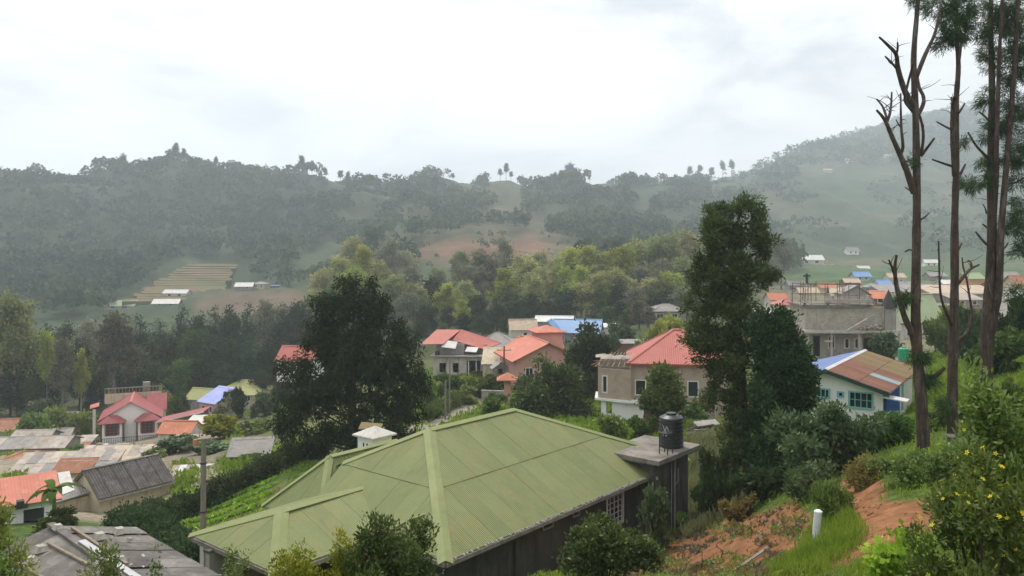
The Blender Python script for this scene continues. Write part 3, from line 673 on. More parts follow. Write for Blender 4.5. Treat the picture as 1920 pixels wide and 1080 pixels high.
m = MB(); m.slab([(-.62,-.5,1.55),(.62,-.5,1.45),(.62,.5,1.6),(-.62,.5,1.7)], .08); m.build('cowl_plate', M['moss_roof'], e)
m = MB(); [m.bar((x,y,1.2),(x,y,1.58),.05) for x in (-.13,.13) for y in (-.13,.13)]; m.build('cowl_leg', M['darkmetal'], e)
# ------------------------------------------------------------------ other houses
def B(px, py, d): return tuple(P(px, py, d))
SH = dict(w=1.0, l=2.0)
# white house with blue and rust roof, right
def white_house():
    c = R(-34.8); e = house('white_house', 'white house with teal windows under a half blue half rusty roof', 'house', (16.36,49.8,-10.4), -34.8, 6.2, 10.6, 2.35, 'gy', .92, M['white'], M['rust_roof'],
      [('f',4.35,1.15,1.3,.95,'win',3,1), ('f',2.5,1.55,.75,.55,'win',2,0), ('f',3.72,1.7,.32,.3,'win',0,0), ('r',6.2,0,1.0,1.9,'door',0,0)], o=.42, fm=M['teal'], drop=2.5, sheet={'mats': [M['rust_roof']], 'w': 1.02, 'l': 1.9}, cap=M['white_roof'])
    ro = [x for x in e.children if x.name.startswith('roof')][0]
    k = 0
    for s in ro.children:
        if not s.name.startswith('roof_sheet'): continue
        p = s.location; left = s.rotation_euler.to_matrix().col[2].x < 0
        mm = M['navy_roof'] if left else (M['moss_roof'] if p.y > 5.6 else M['rust_roof'])
        if not left and 1.9 < p.y < 3.7 and p.x > 4.9: mm = M['sky_sheet']; s['label'] = 'pale blue-grey replacement sheet'
        s.data = s.data.copy(); s.data.materials[0] = mm
    m = MB(); m.bar((-.42,-.44,2.35-.2),(3.1,-.44,3.2),.05,.2); m.bar((3.1,-.44,3.2),(6.62,-.44,2.15),.05,.2); m.build('barge_board', M['darkgreen'], e)
    m = MB(); m.bar((0,-.06,2.18),(3.1,-.06,3.05),.08,.12); m.bar((3.1,-.06,3.05),(6.2,-.06,2.18),.08,.12); m.build('gable_trim', M['white'], e)
    m = MB(); m.box(6.215,.2,-2.4,6.3,5.0,2.12); m.build('blue_side_panel', M['bluepaint'], e)
    m = MB(); m.slab([(6.25,-.5,2.02),(7.5,-.3,1.85),(7.5,.7,1.85),(6.25,.6,2.02)], .06); m.build('side_awning', M['white_roof'], e)
    m = MB(); m.box(-.02,-.05,-1.15,6.22,-.002,-1.0); m.build('plinth_ledge', M['offwhite'], e)
white_house()
# building under construction
def construction():
    e = empty('unfinished_building', B(1512,672,100), R(-3)); tag(e, 'unfinished grey concrete building with bare block walls and rebar on top', 'building')
    a = MB(); W = 11.6
    a.box(-.3,0,3.25,W,8,3.5); a.box(-.3,-.35,3.18,7.2,0,3.42); a.build('floor_slab', M['concrete'], e)
    a = MB(); wall_slab(a, (.2,2.2), (W-.2,2.2), -2.5, 3.24, .2, [(1.3,0,.9,2.6),(3.2,1.0,.85,1.6),(5.25,1.0,.6,1.3),(6.5,1.0,.8,1.3),(7.6,.2,1.1,2.2),(9.2,1.0,1.6,1.2)], (0,1)); a.box(.2,2.4,-2.5,.4,8,3.24); a.box(W-.4,2.4,-2.5,W-.2,8,3.24); a.box(.4,7.8,-2.5,W-.4,8,3.24)
    a.build('ground_wall', M['concrete'], e)
    for x, z, w_, h in ((3.2,1.0,.85,1.6),(5.25,1.0,.6,1.3),(6.5,1.0,.8,1.3)): window(e, (.2,2.2), (1,0), (0,1), x, z, w_, h, M['frame'], (0, 0), fw=.1)
    for x, y in ((.1,.1),(3.0,.1),(6.4,.1),(8.9,.1),(W-.3,.1)):
        MB().box(x,y,-3,x+.28,y+.28,3.17).build('column', M['concrete'], e)
    a = MB(); wall_slab(a, (.1,1.2), (10.0,1.2), 3.52, 6.4, .2, [], (0,1)); a.box(.1,1.4,3.52,.3,7.5,6.4); a.box(.3,7.3,3.52,10,7.5,6.4); a.box(9.8,1.4,3.52,10,7.3,5.4); bw = a.build('block_wall', M['block'], e)
    for x in (.05, 1.7, 9.75): MB().box(x,1.12,3.52,x+.28,1.38,6.41).build('column', M['concrete'], e)
    a = MB(); a.box(-.2,.7,6.42,8.3,7.7,6.62); a.slab([(-.3,.6,6.95),(8.6,.6,6.66),(8.6,1.6,6.8),(-.3,1.6,7.1)], .08); a.build('roof_slab', M['slab'], e)
    a = MB(); a.box(5.6,3,6.63,7.4,6.4,7.9); a.box(7.41,3.2,6.63,9.2,6.2,7.7); a.build('roof_room', M['concrete'], e)
    a = MB(); a.slab([(5.4,3.2,7.95),(7.4,3.2,9.0),(7.4,6,9.0),(5.4,6,7.95)],.08); a.slab([(7.4,3.2,9.0),(9.3,3.2,7.8),(9.3,6,7.8),(7.4,6,9.0)],.08); a.slab([(5.6,3.4,7.9),(9.2,3.4,7.7),(7.4,3.4,8.9)],.1,(0,1,0)); a.build('roof_room_roof', M['grey_roof'], e)
    # scaffold of poles
    for x in (-.4,.9,2.6,4.2,5.6,6.9): 
        for y in (1.0, 4.5): MB().bar((x,y,6.63),(x+rnd.uniform(-.1,.1),y,9.4+rnd.uniform(-.2,.3)),.06).build('scaffold_pole', M['rebar'], e)
    for z in (7.9, 9.2): 
        for y in (.95, 4.45): MB().bar((-.6,y,z),(7.2,y,z+rnd.uniform(-.1,.1)),.06).build('scaffold_rail', M['rebar'], e)
    for x in (-.3,.9,2.6,4.2,5.6): MB().bar((x,.9,7.95),(x,4.6,7.9),.05).build('scaffold_rail', M['timber'], e)
    MB().bar((-.9,.9,6.7),(.9,.95,9.3),.05).build('scaffold_rail', M['timber'], e)
    MB().box(.2,.8,9.3,.42,1.02,10.6).box(-.1,.83,10.2,.75,.98,10.4).build('post_head', M['darkmetal'], e)
    # right stair panel with dark pyramid hood
    MB().box(9.95,.9,3.52,11.35,1.4,6.2).build('stair_panel', M['greywall'], e)
    a = MB(); ap = (10.6,1.4,8.6); c4 = [(9.9,.7,6.25),(11.5,.7,6.25),(11.5,2.3,6.25),(9.9,2.3,6.25)]
    for k in range(4): a.poly([c4[k], c4[(k+1)%4], ap])
    a.poly(c4[::-1]); a.build('pyramid_hood', M['darkmetal'], e)
    for k in range(46):
        x, y = rnd.uniform(6.6,9.7), rnd.uniform(-.05,1.0); s = rnd.uniform(.08,.24); h = 3.5+max(0,(1-abs(x-8.6)/2))*.7*rnd.random()
        m = MB().hexa([(x-s,y-s,h),(x+s,y-s*.7,h),(x+s*.8,y+s,h),(x-s,y+s*.8,h),(x-s*.7,y-s*.6,h+s),(x+s*.7,y-s*.5,h+s*1.2),(x+s*.5,y+s*.5,h+s*.8),(x-s*.6,y+s*.6,h+s)]); m.build('rubble_block', M['concrete'] if rnd.random() < .6 else M['brick'], e)
    for x, y in ((.2,1.4),(3.1,1.4),(5.0,1.4),(8.0,1.4),(.2,7),(5,7),(8,7)):
        h = rnd.uniform(.5,1.6); cs = MB().box(x-.13,y-.13,6.63,x+.13,y+.13,6.63+h).build('column_stub', M['concrete'], e)
        a = MB(); [a.bar((x+p,y+q,6.63+h),(x+p*1.3,y+q*1.3,7.4+h),.03) for p in (-.08,.08) for q in (-.08,.08)]; a.build('rebar', M['rebar'], cs)
    MB().box(-1.4,1.5,-2.5,-.32,6,2.1).build('side_block', M['block'], e); MB().box(-1.6,1.2,2.1,-.31,6.3,2.3).build('side_slab', M['slab'], e)
    MB().box(2.6,.75,6.96,8.4,1.0,7.35).build('parapet', M['block'], e)
    for k in range(8): MB().bar((rnd.uniform(8.4,11),rnd.uniform(-1.5,-.4),-.4),(rnd.uniform(8.4,11),rnd.uniform(-.3,0),rnd.uniform(1,3)),.07).build('prop', M['timber'], e)
    MB().bar((4.9,-.1,3.55),(7.6,.5,5.0),.22,.06).build('plank', M['white_roof'], e)
    MB().lathe([(.1,2.0),(.42,2.1),(.5,2.25)], 2.6, -.3, 14).build('satellite_dish', M['offwhite'], e)
construction()
house('green_roof_house', 'house with a tall pale green roof slope behind the bare pine trunks', 'house', B(1690,642,114), 4, 6.2, 6.5, 3.1, 'gx', 3.6, M['offwhite'], M['lightgreen_roof'], [('f',.8,.9,1.2,1.3,'win',1,0),('f',3.6,.9,1.4,1.3,'win',2,0)], o=.35, drop=3, eave=M['darkgreen'])
# tan house with red hip roof
def tan_house():
    e = house('tan_house', 'tan two-storey house with a red hip roof and unfinished bay', 'house', B(1184,786,74), -8, 8.8, 8, 5.2, 'hip', 2.75, M['tan'], M['red_roof'],
      [('f',.35,2.25,.95,1.4,'win',0,0),('f',5.1,2.2,.95,1.45,'win',0,0),('f',.3,.1,.9,1.7,'win',1,1,M['brownwood'])], o=.45, drop=2.5, eave=M['darkred_roof'])
    a = MB(); wall_slab(a, (-3.1,.5), (-.1,-.75), 1.85, 4.6, .18, [(.45,.35+2,.5,1.6)], (.38,.92)); wall_slab(a, (-3.1,3.6), (-3.1,.7), 1.85, 4.9, .18, [(.8,2.4,.8,1.5)], (1,0)); a.box(-3.0,3.6,1.85,-.2,3.8,5.0); a.box(-.28,-.7,1.85,-.02,-.02,4.9); a.build('bay_wall', M['tan'], e)
    window(e, (-3.1,.5), (.923,-.385), (.38,.92), .45, 2.35, .5, 1.6, M['frame'], (0,0), fw=.08)
    a = MB(); a.slab([(-3.4,.4,1.84),(-.2,-1.05,1.84),(2.3,-1.05,1.84),(2.3,-.01,1.84),(0,-.01,1.84),(-.1,3.7,1.84),(-3.4,3.7,1.84)], .2); a.build('ledge', M['white'], e)
    a = MB(); wall_slab(a, (-2.8,.5), (-.05,-.6), -2.5, 1.63, .18, [(.5,.4,.6,1.1)], (.38,.92)); wall_slab(a, (-.05,-.6), (2.1,-.6), -2.5, 1.63, .18, [(1.15,-.3,.85,1.75)], (0,1)); a.box(2.1,-.6,-2.5,2.28,-.01,1.63); a.build('lower_wall', M['white'], e)
    window(e, (-.05,-.6), (1,0), (0,1), 1.15, -.3, .85, 1.75, M['brownwood'], kind='door')
    for k in range(7):
        t = k/6; MB().bar((-3.4+t*3.2,.35-t*1.3,4.75+.1*t),(-1.8+t*1.8,3.2,5.75),.07).build('rafter', M['timber'], e)
    for z, w_ in ((4.8,.06),(5.3,.06)): MB().bar((-3.5,.3,z),(-.1,-.95,z+.15),w_).build('purlin', M['timber'], e)
    for k in range(9):
        x = rnd.uniform(-3.2,0); y = rnd.uniform(.8,3); MB().slab([(x-.5,y-.3,5.4),(x+.5,y-.35,5.45),(x+.45,y+.3,5.7),(x-.5,y+.3,5.6)], .04).build('roof_sheet', M['tin_roof'], e)
    MB().bar((-3.7,.2,4.9),(-2.9,.1,5.3),.1).build('rafter', M['red_roof'], e)
    for x in (4.4, 7.6): MB().tube([(x,-.06,-1),(x,-.06,5.1)], .05, 6).build('downpipe', M['offwhite'], e)
    a = MB(); [a.bar((-5.5+.35*k,1.2,-.4),(-5.5+.35*k,1.2,.5),.05) for k in range(8)]; a.bar((-5.6,1.2,.5),(-2.9,1.0,.5),.06); a.bar((-5.6,1.2,.1),(-2.9,1.0,.1),.05); a.build('railing', M['darkmetal'], e)
tan_house()
# pink house group
def pink_house():
    e = house('pink_house', 'pink house with a broad salmon-red gable roof behind the round tree', 'house', B(968,722,100), 14, 8.2, 9, 3.3, 'gy', 1.9, M['pink'], M['salmon_roof'], [('f',1.2,.9,1,1.2,'win',1,0),('f',5.6,.9,1,1.2,'win',1,0)], o=.7, drop=3, eave=M['darkred_roof'])
    MB().box(4.6,6,3.2,8.0,9.5,5.9).build('tower', M['pink'], e)
    fs, ln = roof_geo('hip', 3.4, 3.5, 0, .8, .5); a = MB()
    for f in fs: a.slab([(p[0]+4.6, p[1]+6, p[2]+5.9) for p in f], .1)
    a.build('tower_roof', M['salmon_roof'], e)
    a = MB(); a.slab([(8.3,-1.6,.9),(11.2,-1.2,.7),(10.6,2,2.2),(8.3,2,2.2)], .08); a.build('porch_roof', M['red_roof'], e)
    MB().box(8.6,-.8,-2,10.2,1.6,.8).build('porch', M['pink'], e)
pink_house()
house('pink_outhouse', 'small pink outhouse with a salmon roof joined behind the pink house', 'house', B(985,672,112), 10, 5.2, 4, 1.6, 'gx', 1.3, M['pink'], M['salmon_roof'], [('f',1,.3,.8,.9,'win',1,0)], drop=2)
house('hut', 'little hut with white gable and orange roof left of the pink tower', 'hut', B(969,664,110), 20, 2.6, 3, 1.1, 'gy', .9, M['offwhite'], M['orange_roof'], [('f',.8,.2,.7,.7,'win',0,0)], o=.3, drop=2)
e = empty('gate_pillar', B(945,744,92)); tag(e, 'pink gate pillar with a small orange-red tiled hood by the road', 'pillar')
MB().box(0,0,-1,.75,.75,2.0).build('shaft', M['pink'], e)
a = MB()
for f in roof_geo('hip', 2.0, 1.9, 0, .75, .25)[0]: a.slab([(p[0]-.6,p[1]-.5,p[2]+2.0) for p in f], .08)
a.build('hood', M['orange_roof'], e)
for x, lab in ((903, 'low grey block wall at the end of the road'),):
    e = empty('boundary_wall', B(x,748,95), R(-12)); tag(e, lab, 'wall'); MB().box(0,0,-1,3.4,.2,.95).build('wall', M['block'], e); MB().box(-.05,-.05,.951,3.45,.25,1.05).build('coping', M['concrete'], e)
def grey_red_house():
    e = house('unfinished_house', 'unfinished grey concrete house with a red metal roof beside the dark conifer', 'house', B(812,706,112), -4, 7.4, 7, 2.75, 'flat', 0, M['concrete'], M['slab'],
       [('f',4.75,.2,1.9,2.1,None),('f',.9,.6,.9,1.3,None),('f',2.8,.6,.8,1.3,None)], o=.4, drop=2)
    MB().box(.2,1.6,2.95,4.2,6.6,4.4).build('upper_wall', M['greywall'], e)
    MB().box(4.2,3.2,2.95,7.2,6.6,4.2).build('upper_wall', M['tan'], e)
    a = MB(); a.slab([(-1.9,.9,4.4),(1.3,.7,4.5),(3.2,5.0,6.1),(-.3,5.0,6.1)],.08); a.slab([(2.4,2.2,4.9),(7.2,2.0,3.6),(9.2,5.5,4.2),(3.3,5.0,6.15)],.08); a.slab([(-.3,5.0,6.1),(3.2,5.0,6.1),(9.2,5.5,4.2),(8.2,8,3.7),(.2,8,4.3)],.08); a.build('roof', M['red_roof'], e)
    MB().slab([(1.1,.5,4.1),(3.1,.5,3.9),(3.2,1.8,4.7),(1.4,1.8,4.9)],.07).build('awning', M['white_roof'], e)
    MB().slab([(4.4,.6,3.5),(6.0,.6,3.4),(6.2,1.9,3.9),(4.6,1.9,4.0)],.07).build('awning', M['white_roof'], e)
    MB().box(4.9,.19,.25,5.05,.3,2.3).box(6.0,.19,.25,6.1,.3,2.3).build('door_post', M['white'], e)
    MB().lathe([(.3,0),(.34,.1),(.34,.6),(.2,.72)], .5, .6, 14).build('roof_drum', M['tank_black'], e).location.z = 2.9
    MB().bar((4.7,-.25,.3),(7.0,-.25,.3),.06).bar((4.7,-.25,.8),(7.0,-.25,.8),.05).build('balcony_rail', M['timber'], e)
grey_red_house()
house('grey_hip_house', 'low house with a wide weathered grey hip roof behind the red roof', 'house', B(884,672,126), -6, 7.4, 7, 1.6, 'hip', 2.2, M['paleblue'], M['grey_roof'], [('f',5,.4,1.2,.9,'win',1,0)], o=.5, drop=2)
house('yellow_shed', 'pale yellow shed with a sloping cream sheet roof near the road', 'shed', B(905,698,108), -3, 3.6, 3.5, 1.2, 'shed', 1.6, M['cream'], M['cream'], [], o=.2, drop=1.5)
house('garden_hut', 'small grey gable hut below the yellow shed', 'hut', B(925,703,104), 8, 2.0, 2, .9, 'gy', .7, M['greywall'], M['grey_roof'], [('f',.6,.1,.6,.7,None)], o=.25, drop=1)
house('rust_tan_house', 'old house with a rust-streaked tan tin roof left of the blue roof', 'house', B(958,640,142), 6, 4.6, 4, 2.2, 'gx', 1.5, M['offwhite'], M['tan_roof'], [('f',2.2,.6,.8,1.0,'win',0,0)], o=.3, drop=2)
house('grey_green_house', 'grey-green gabled house with small bright blue roof wing', 'house', B(1012,642,148), -10, 2.9, 6, 2.4, 'gy', 1.5, M['paleblue'], M['blue_roof'], [('f',.5,.6,.8,.9,'win',1,0)], o=.25, drop=2)
house('blue_roof_house', 'long house with the widest sky blue metal roof', 'house', B(1036,644,152), -12, 8.8, 6.4, 2.3, 'gx', 2.1, M['greywall'], M['blue_roof'], [('f',1.2,.6,1,1,'win',1,0)], o=.35, drop=2)
house('white_roof_shed', 'shed with a flat-pitched white roof behind the blue roof', 'shed', B(1004,622,165), -8, 7.5, 5, 2.2, 'gx', .9, M['greywall'], M['white_roof'], [], o=.3, drop=2)
house('white_lean_to', 'thin white lean-to right of the long blue roof', 'shed', B(1128,628,165), 0, 4, 3, 1.6, 'shed', .5, M['offwhite'], M['white_roof'], [], o=.2, drop=2)
house('grey_bungalow', 'grey bungalow with pale hip roof left of the tall tree', 'house', B(1222,602,165), 2, 7.2, 6, 2.0, 'hip', 1.3, M['greywall'], M['grey_roof'], [('f',1,.5,1.4,1,'win',1,0),('f',4,.5,1.4,1,'win',1,0)], o=.5, drop=2)
house('brown_shed', 'low brown brick shed in front of the wood', 'shed', B(1160,664,128), 4, 4.6, 3, 1.7, 'shed', .3, M['brick'], M['grey_roof'], [('f',3.3,.1,.9,1.4,None)], o=.2, drop=2)
house('red_roof_cottage', 'white cottage with an orange-red roof left of the dark conifer', 'house', B(519,694,140), -12, 6.6, 5, 1.9, 'gx', 2.1, M['white'], M['red_roof'], [('l',1.5,.4,.8,1.2,'win',0,0),('f',1,.5,.9,1,'win',1,0)], o=.35, drop=2)
# left village
def gable_house():
    e = house('red_gable_house', 'white bungalow with crimson gable roof and two hooded bay windows', 'house', B(189,823,119), 22, 8.0, 8.5, 2.9, 'gy', 2.35, M['white'], M['darkred_roof'], [], o=.45, drop=2, cap=M['salmon_roof'])
    for x in (.25, 5.05):
        a = MB(); b0 = x; a.box(b0,-1.0,-1.5,b0+.32,-.7,2.5); a.box(b0+2.35,-1.0,-1.5,b0+2.67,-.7,2.5); a.box(b0+.32,-1.0,-1.5,b0+2.35,-.75,.55); by = a.build('bay', M['white'], e)
        window(by, (b0+.32,-1.0), (1,0), (0,1), .2, .56, 1.6, 1.85, M['redframe'], (2, 3), fw=.09, rec=.1)
        for k, xx in ((0, b0+.05), (1, b0+2.72)): MB().box(xx-.28 if k == 0 else xx+.02,-.9,-.4,xx-.06 if k == 0 else xx+.24,-.65,2.45).build('dark_pilaster', M['brownwood'], by)
        a = MB()
        for f in roof_geo('hip', 2.8, 1.6, 2.5, .95, .45)[0]: a.slab([(p[0]+b0-.05, p[1]-1.2, p[2]) for p in f], .09)
        a.build('bay_hood', M['darkred_roof'], by)
    a = MB()
    for f in roof_geo('gx', 2.4, 5, 2.9, 2.0, .3)[0]: a.slab([(p[0]+6.2, p[1]+5.5, p[2]+.1) for p in f], .08)
    a.build('rear_roof', M['darkred_roof'], e); MB().box(6.2,5.5,-1.5,8.6,10.5,2.9).build('rear_wall', M['offwhite'], e)
    MB().box(-1.2,-3.2,-2.2,9.6,-1.3,-.45).build('terrace', M['concrete'], e)
    MB().box(5.2,9.8,2.5,6.3,10.6,6.6).build('roof_pier', M['greywall'], e)
    MB().box(-.3,9.2,3.6,8,9.4,5.1).build('rear_parapet', M['cream'], e)
    a = MB(); [a.box(-.3+.5*k,9.2,5.1,-.2+.5*k,9.4,5.9) for k in range(17)]; a.box(-.3,9.2,5.9,8,9.4,6.02); a.build('balustrade', M['timber'], e)
    MB().tube([(-.75,-1.2,-2.0),(-.75,-1.2,4.6)], .22, 10).build('corner_post', M['offwhite'], e)
    MB().slab([(-1.3,-1.6,4.9),(-.1,-1.6,5.2),(-.1,-.8,5.6),(-1.3,-.8,5.3)],.1).build('post_lamp', M['salmon_roof'], e)
    a = MB(); [a.bar((.3+.3*k,-1.4,-.45),(.3+.3*k,-1.4,.25),.04) for k in range(26)]; a.bar((.2,-1.4,.25),(8,-1.4,.25),.06); a.build('railing', M['darkmetal'], e)
gable_house()
house('long_red_shed', 'long shed roofed in crimson sheets running right from the red gable house', 'shed', B(296,806,116), 6, 6.2, 3.5, 1.2, 'shedx', 1.3, M['brick'], M['darkred_roof'], [], o=.3, drop=2, eave=M['white_roof'])
house('orange_roof_shed', 'shed with a bright orange broken roof below the crimson shed', 'shed', B(296,822,108), -4, 4.4, 4, .8, 'gx', 1.2, M['offwhite'], M['orange_roof'], [('f',1.6,.05,.9,.6,None)], o=.25, drop=1.5)
house('white_strip_roof', 'white flat roof strip between the orange roof and flowering tree', 'shed', B(350,810,113), 2, 3.8, 3, 1.2, 'shed', .5, M['paleblue'], M['white_roof'], [], o=.25, drop=1.5)
house('pink_block', 'pink block with a tilted lilac-blue roof among village trees', 'house', B(374,776,132), -32, 4.0, 3.8, 2.2, 'shed', 1.7, M['pink'], M['lilac_roof'], [('f',.6,.5,.8,1,'win',0,0),('f',2.4,.5,.8,1,'win',0,0)], o=.35, drop=2)
house('olive_roof_house', 'small house with a yellow-olive roof left of the lilac roof', 'house', B(350,758,150), -18, 4.6, 4, 1.2, 'gx', 1.6, M['greywall'], M['olive_roof'], [], o=.3, drop=2)
house('olive_hip_house', 'wide house with a pale olive hip roof at the wood edge', 'house', B(404,754,156), -8, 9.6, 7, 1.6, 'hip', 2.3, M['cream'], M['olive_roof'], [('f',6,.4,1.2,1,'win',1,0)], o=.5, drop=2)
TS = {'mats': [M['tin_roof'], M['tin_roof'], M['grey_roof']], 'w': 1.0, 'l': 2.4, 'jit': .02}
house('long_tin_shed', 'long low shed with patchy grey tin roof at the left edge', 'shed', B(-30,852,98), 6, 9.2, 5, .7, 'gx', .8, M['greywall'], M['tin_roof'], [], sheet=TS, cap=M['grey_roof'], drop=1.5)
house('rusty_hip_shed', 'low shed with a rusty brown roof behind the tin sheets', 'shed', B(-5,872,90), 3, 5.2, 4, .3, 'hip', .7, M['greywall'], M['rusty_tin'], [], drop=1.5)
house('tin_row_shed', 'row shed with pale rust-streaked tin sheets behind the corrugated cottage', 'shed', B(18,905,78), 9, 9.0, 4.2, .8, 'shed', .9, M['offwhite'], M['tin_roof'], [], sheet=TS, drop=1.5)
house('tan_tin_shed', 'shed with tan tin sheets above the corrugated cottage ridge', 'shed', B(160,893,84), 10, 6.0, 4.5, .9, 'shed', 1.0, M['cream'], M['tin_roof'], [], sheet={'mats': [M['tin_roof'], M['tan_roof']], 'w': 1.0, 'l': 2.3, 'jit': .02}, drop=1.5)
house('flat_grey_shed', 'flat grey shed roof below the terrace of the red gable house', 'shed', B(84,872,97), 4, 5.5, 5, .6, 'shed', .4, M['greywall'], M['grey_roof'], [], sheet=TS, drop=1.5)
house('rust_lean_to', 'small rust-red lean-to roof against the corrugated cottage', 'shed', B(104,905,66), 8, 2.4, 1.6, .9, 'shed', .5, M['cream'], M['rusty_tin'], [], drop=1.5)
house('rust_striped_shed', 'pale tin shed with rust-red stripes right of the corrugated cottage', 'shed', B(312,930,70), 8, 3.0, 3.2, .4, 'shed', 1.2, M['offwhite'], M['tin_roof'], [], sheet={'mats': [M['white_roof'], M['rusty_tin'], M['tin_roof']], 'w': .6, 'l': 3.4}, drop=1.5)
house('bush_shed', 'grey sheet roof half hidden among the bushes left of the conifer', 'shed', B(432,862,72), 10, 3.2, 2.6, .4, 'shed', .8, M['brick'], M['grey_roof'], [], drop=1.5)
house('brown_cottage', 'brown roofed cottage at the far left below the wood', 'house', B(-30,822,128), 5, 5.2, 5, 1.2, 'gx', 1.4, M['brick'], M['rusty_tin'], [('f',2,.2,.8,.9,'win',0,0)], drop=2)
house('pale_roof_cottage', 'cottage with a faded pale roof and brick walls between green bushes', 'house', B(92,806,130), 8, 3.6, 4, 1.2, 'gx', 1.2, M['brick'], M['tin_roof'], [('f',1.5,.2,.7,.8,'win',0,0)], drop=2)
VS = [(70,832,112,4,3,.9,'gx',.8,12,'greywall','grey_roof','small grey shed between the left bushes'),(88,853,104,4.5,4,.7,'shed',.7,8,'brick','rusty_tin','rust-brown lean-to left of the red gable house'),(20,836,106,4.5,4,.8,'gx',.8,6,'greywall','tin_roof','tin shed behind the long low shed'),(135,876,92,4.5,3.5,.6,'shed',.5,10,'offwhite','tin_roof','pale tin roof right of the rusty brown shed'),(75,886,86,4,3.4,.6,'shed',.5,4,'greywall','grey_roof','grey roof patch among the tin sheets'),(225,880,90,4,3,.6,'gx',.6,12,'greywall','rusty_tin','rusty shed roof above the tan tin sheets'),(262,872,95,4,3,.8,'shed',.6,6,'concrete','grey_roof','grey shed under the orange broken roof'),(320,842,104,4.5,3,.7,'shed',.4,4,'concrete','tin_roof','low wall-like shed below the orange roof')]
for r in VS: house('shed', r[11], 'shed', B(*r[:3]), r[8], r[3], r[4], r[5], r[6], r[7], M[r[9]], M[r[10]], [], drop=1.5, sheet=dict(mats=[M[r[10]], M['tin_roof']], w=1., l=2.2, jit=.02), group='small village sheds')
e = empty('sheet_pile', B(200,846,108)); tag(e, 'untidy pile of planks and sheets below the terrace', 'pile')
for k in range(14):
    x = rnd.uniform(-2.5,2.5); MB().slab([(x-.9,-.3,.1+.07*k),(x+.9,-.2,.12+.07*k),(x+.8,.4,.2+.07*k),(x-.9,.3,.18+.07*k)], .05).build('plank', M[rnd.choice(['timber','white_roof','tin_roof'])], e)
# red house at the left edge
def left_red():
    e = house('salmon_roof_house', 'house with a plain salmon-red roof cut by the left edge', 'house', (-33.2,46.9,-17.35), 35, 5.6, 2.8, 1.9, 'shed', .75, M['white'], M['salmon_roof'], [('f',3.9,0,1.1,1.4,None)], o=.35, drop=2.5, sheet={'mats': [M['salmon_roof']], 'w': 1.0, 'l': 3.6})
    MB().slab([(6.0,.2,1.95),(6.7,.3,2.1),(6.7,3.0,2.7),(6.0,3.0,2.7)], .08).build('side_sheet', M['white_roof'], e)
    MB().box(3.3,-.7,1.7,4.1,-.4,1.95).box(3.5,-.85,1.95,3.9,-.35,2.2).build('eave_box', M['darkmetal'], e)
left_red()
# cottage with corrugated cement roof
def cottage():
    yaw = math.degrees(math.atan2(.81,.59)); e = empty('corrugated_cottage', (-31.0,60,-21.2), R(yaw)); tag(e, 'cream cottage with a grey corrugated cement sheet roof', 'cottage')
    L_, W_ = 6.1, 2.45; ev, rg = 2.5, 4.3
    a = MB(); wall_slab(a, (.25,.35), (L_-.2,.35), -1.5, ev+.05, .18, [], (0,1)); wall_slab(a, (.25,2*W_-.35), (.25,.53), -1.5, ev+.1, .18, [], (1,0)); a.slab([(.25,2*W_-.35,ev+.1),(.25,.35,ev+.1),(.25,W_,rg-.1)], .18, (1,0,0)); a.box(L_-.38,.53,-1.5,L_-.2,2*W_-.35,ev+.3); a.build('wall', M['cream'], e)
    fr = [(0,0,ev),(L_,0,ev),(L_,W_,rg),(0,W_,rg)]; bk = [(L_,2*W_,ev),(0,2*W_,ev),(0,W_,rg),(L_,W_,rg)]
    a = MB()
    for f in (fr, bk): a.slab([(p[0],p[1],p[2]-.07) for p in f], .06)
    ro = a.build('roof', M['timber'], e)
    for f in (fr, bk): sheets(ro, f, M['asbestos'], 1.05, 1.55, corr=.21, amp=.06, jit=.012, lift=.05)
    c = MB(); cap_line(c, (0,W_,rg+.07), (L_,W_,rg+.07), .3); c.build('ridge_cap', M['asbestos_light'], ro)
    MB().bar((0,-.05,ev-.12),(L_,-.05,ev-.12),.09,.13).build('gutter', M['greywall'], e)
    a = MB(); a.box(-2.6,2.0,-1.5,.24,4.2,2.4); a.build('side_room', M['cream'], e)
    MB().slab([(-2.8,1.7,2.55),(.2,1.7,2.75),(.2,4.4,3.4),(-2.8,4.4,3.2)], .07).build('side_roof', M['grey_roof'], e)
cottage()
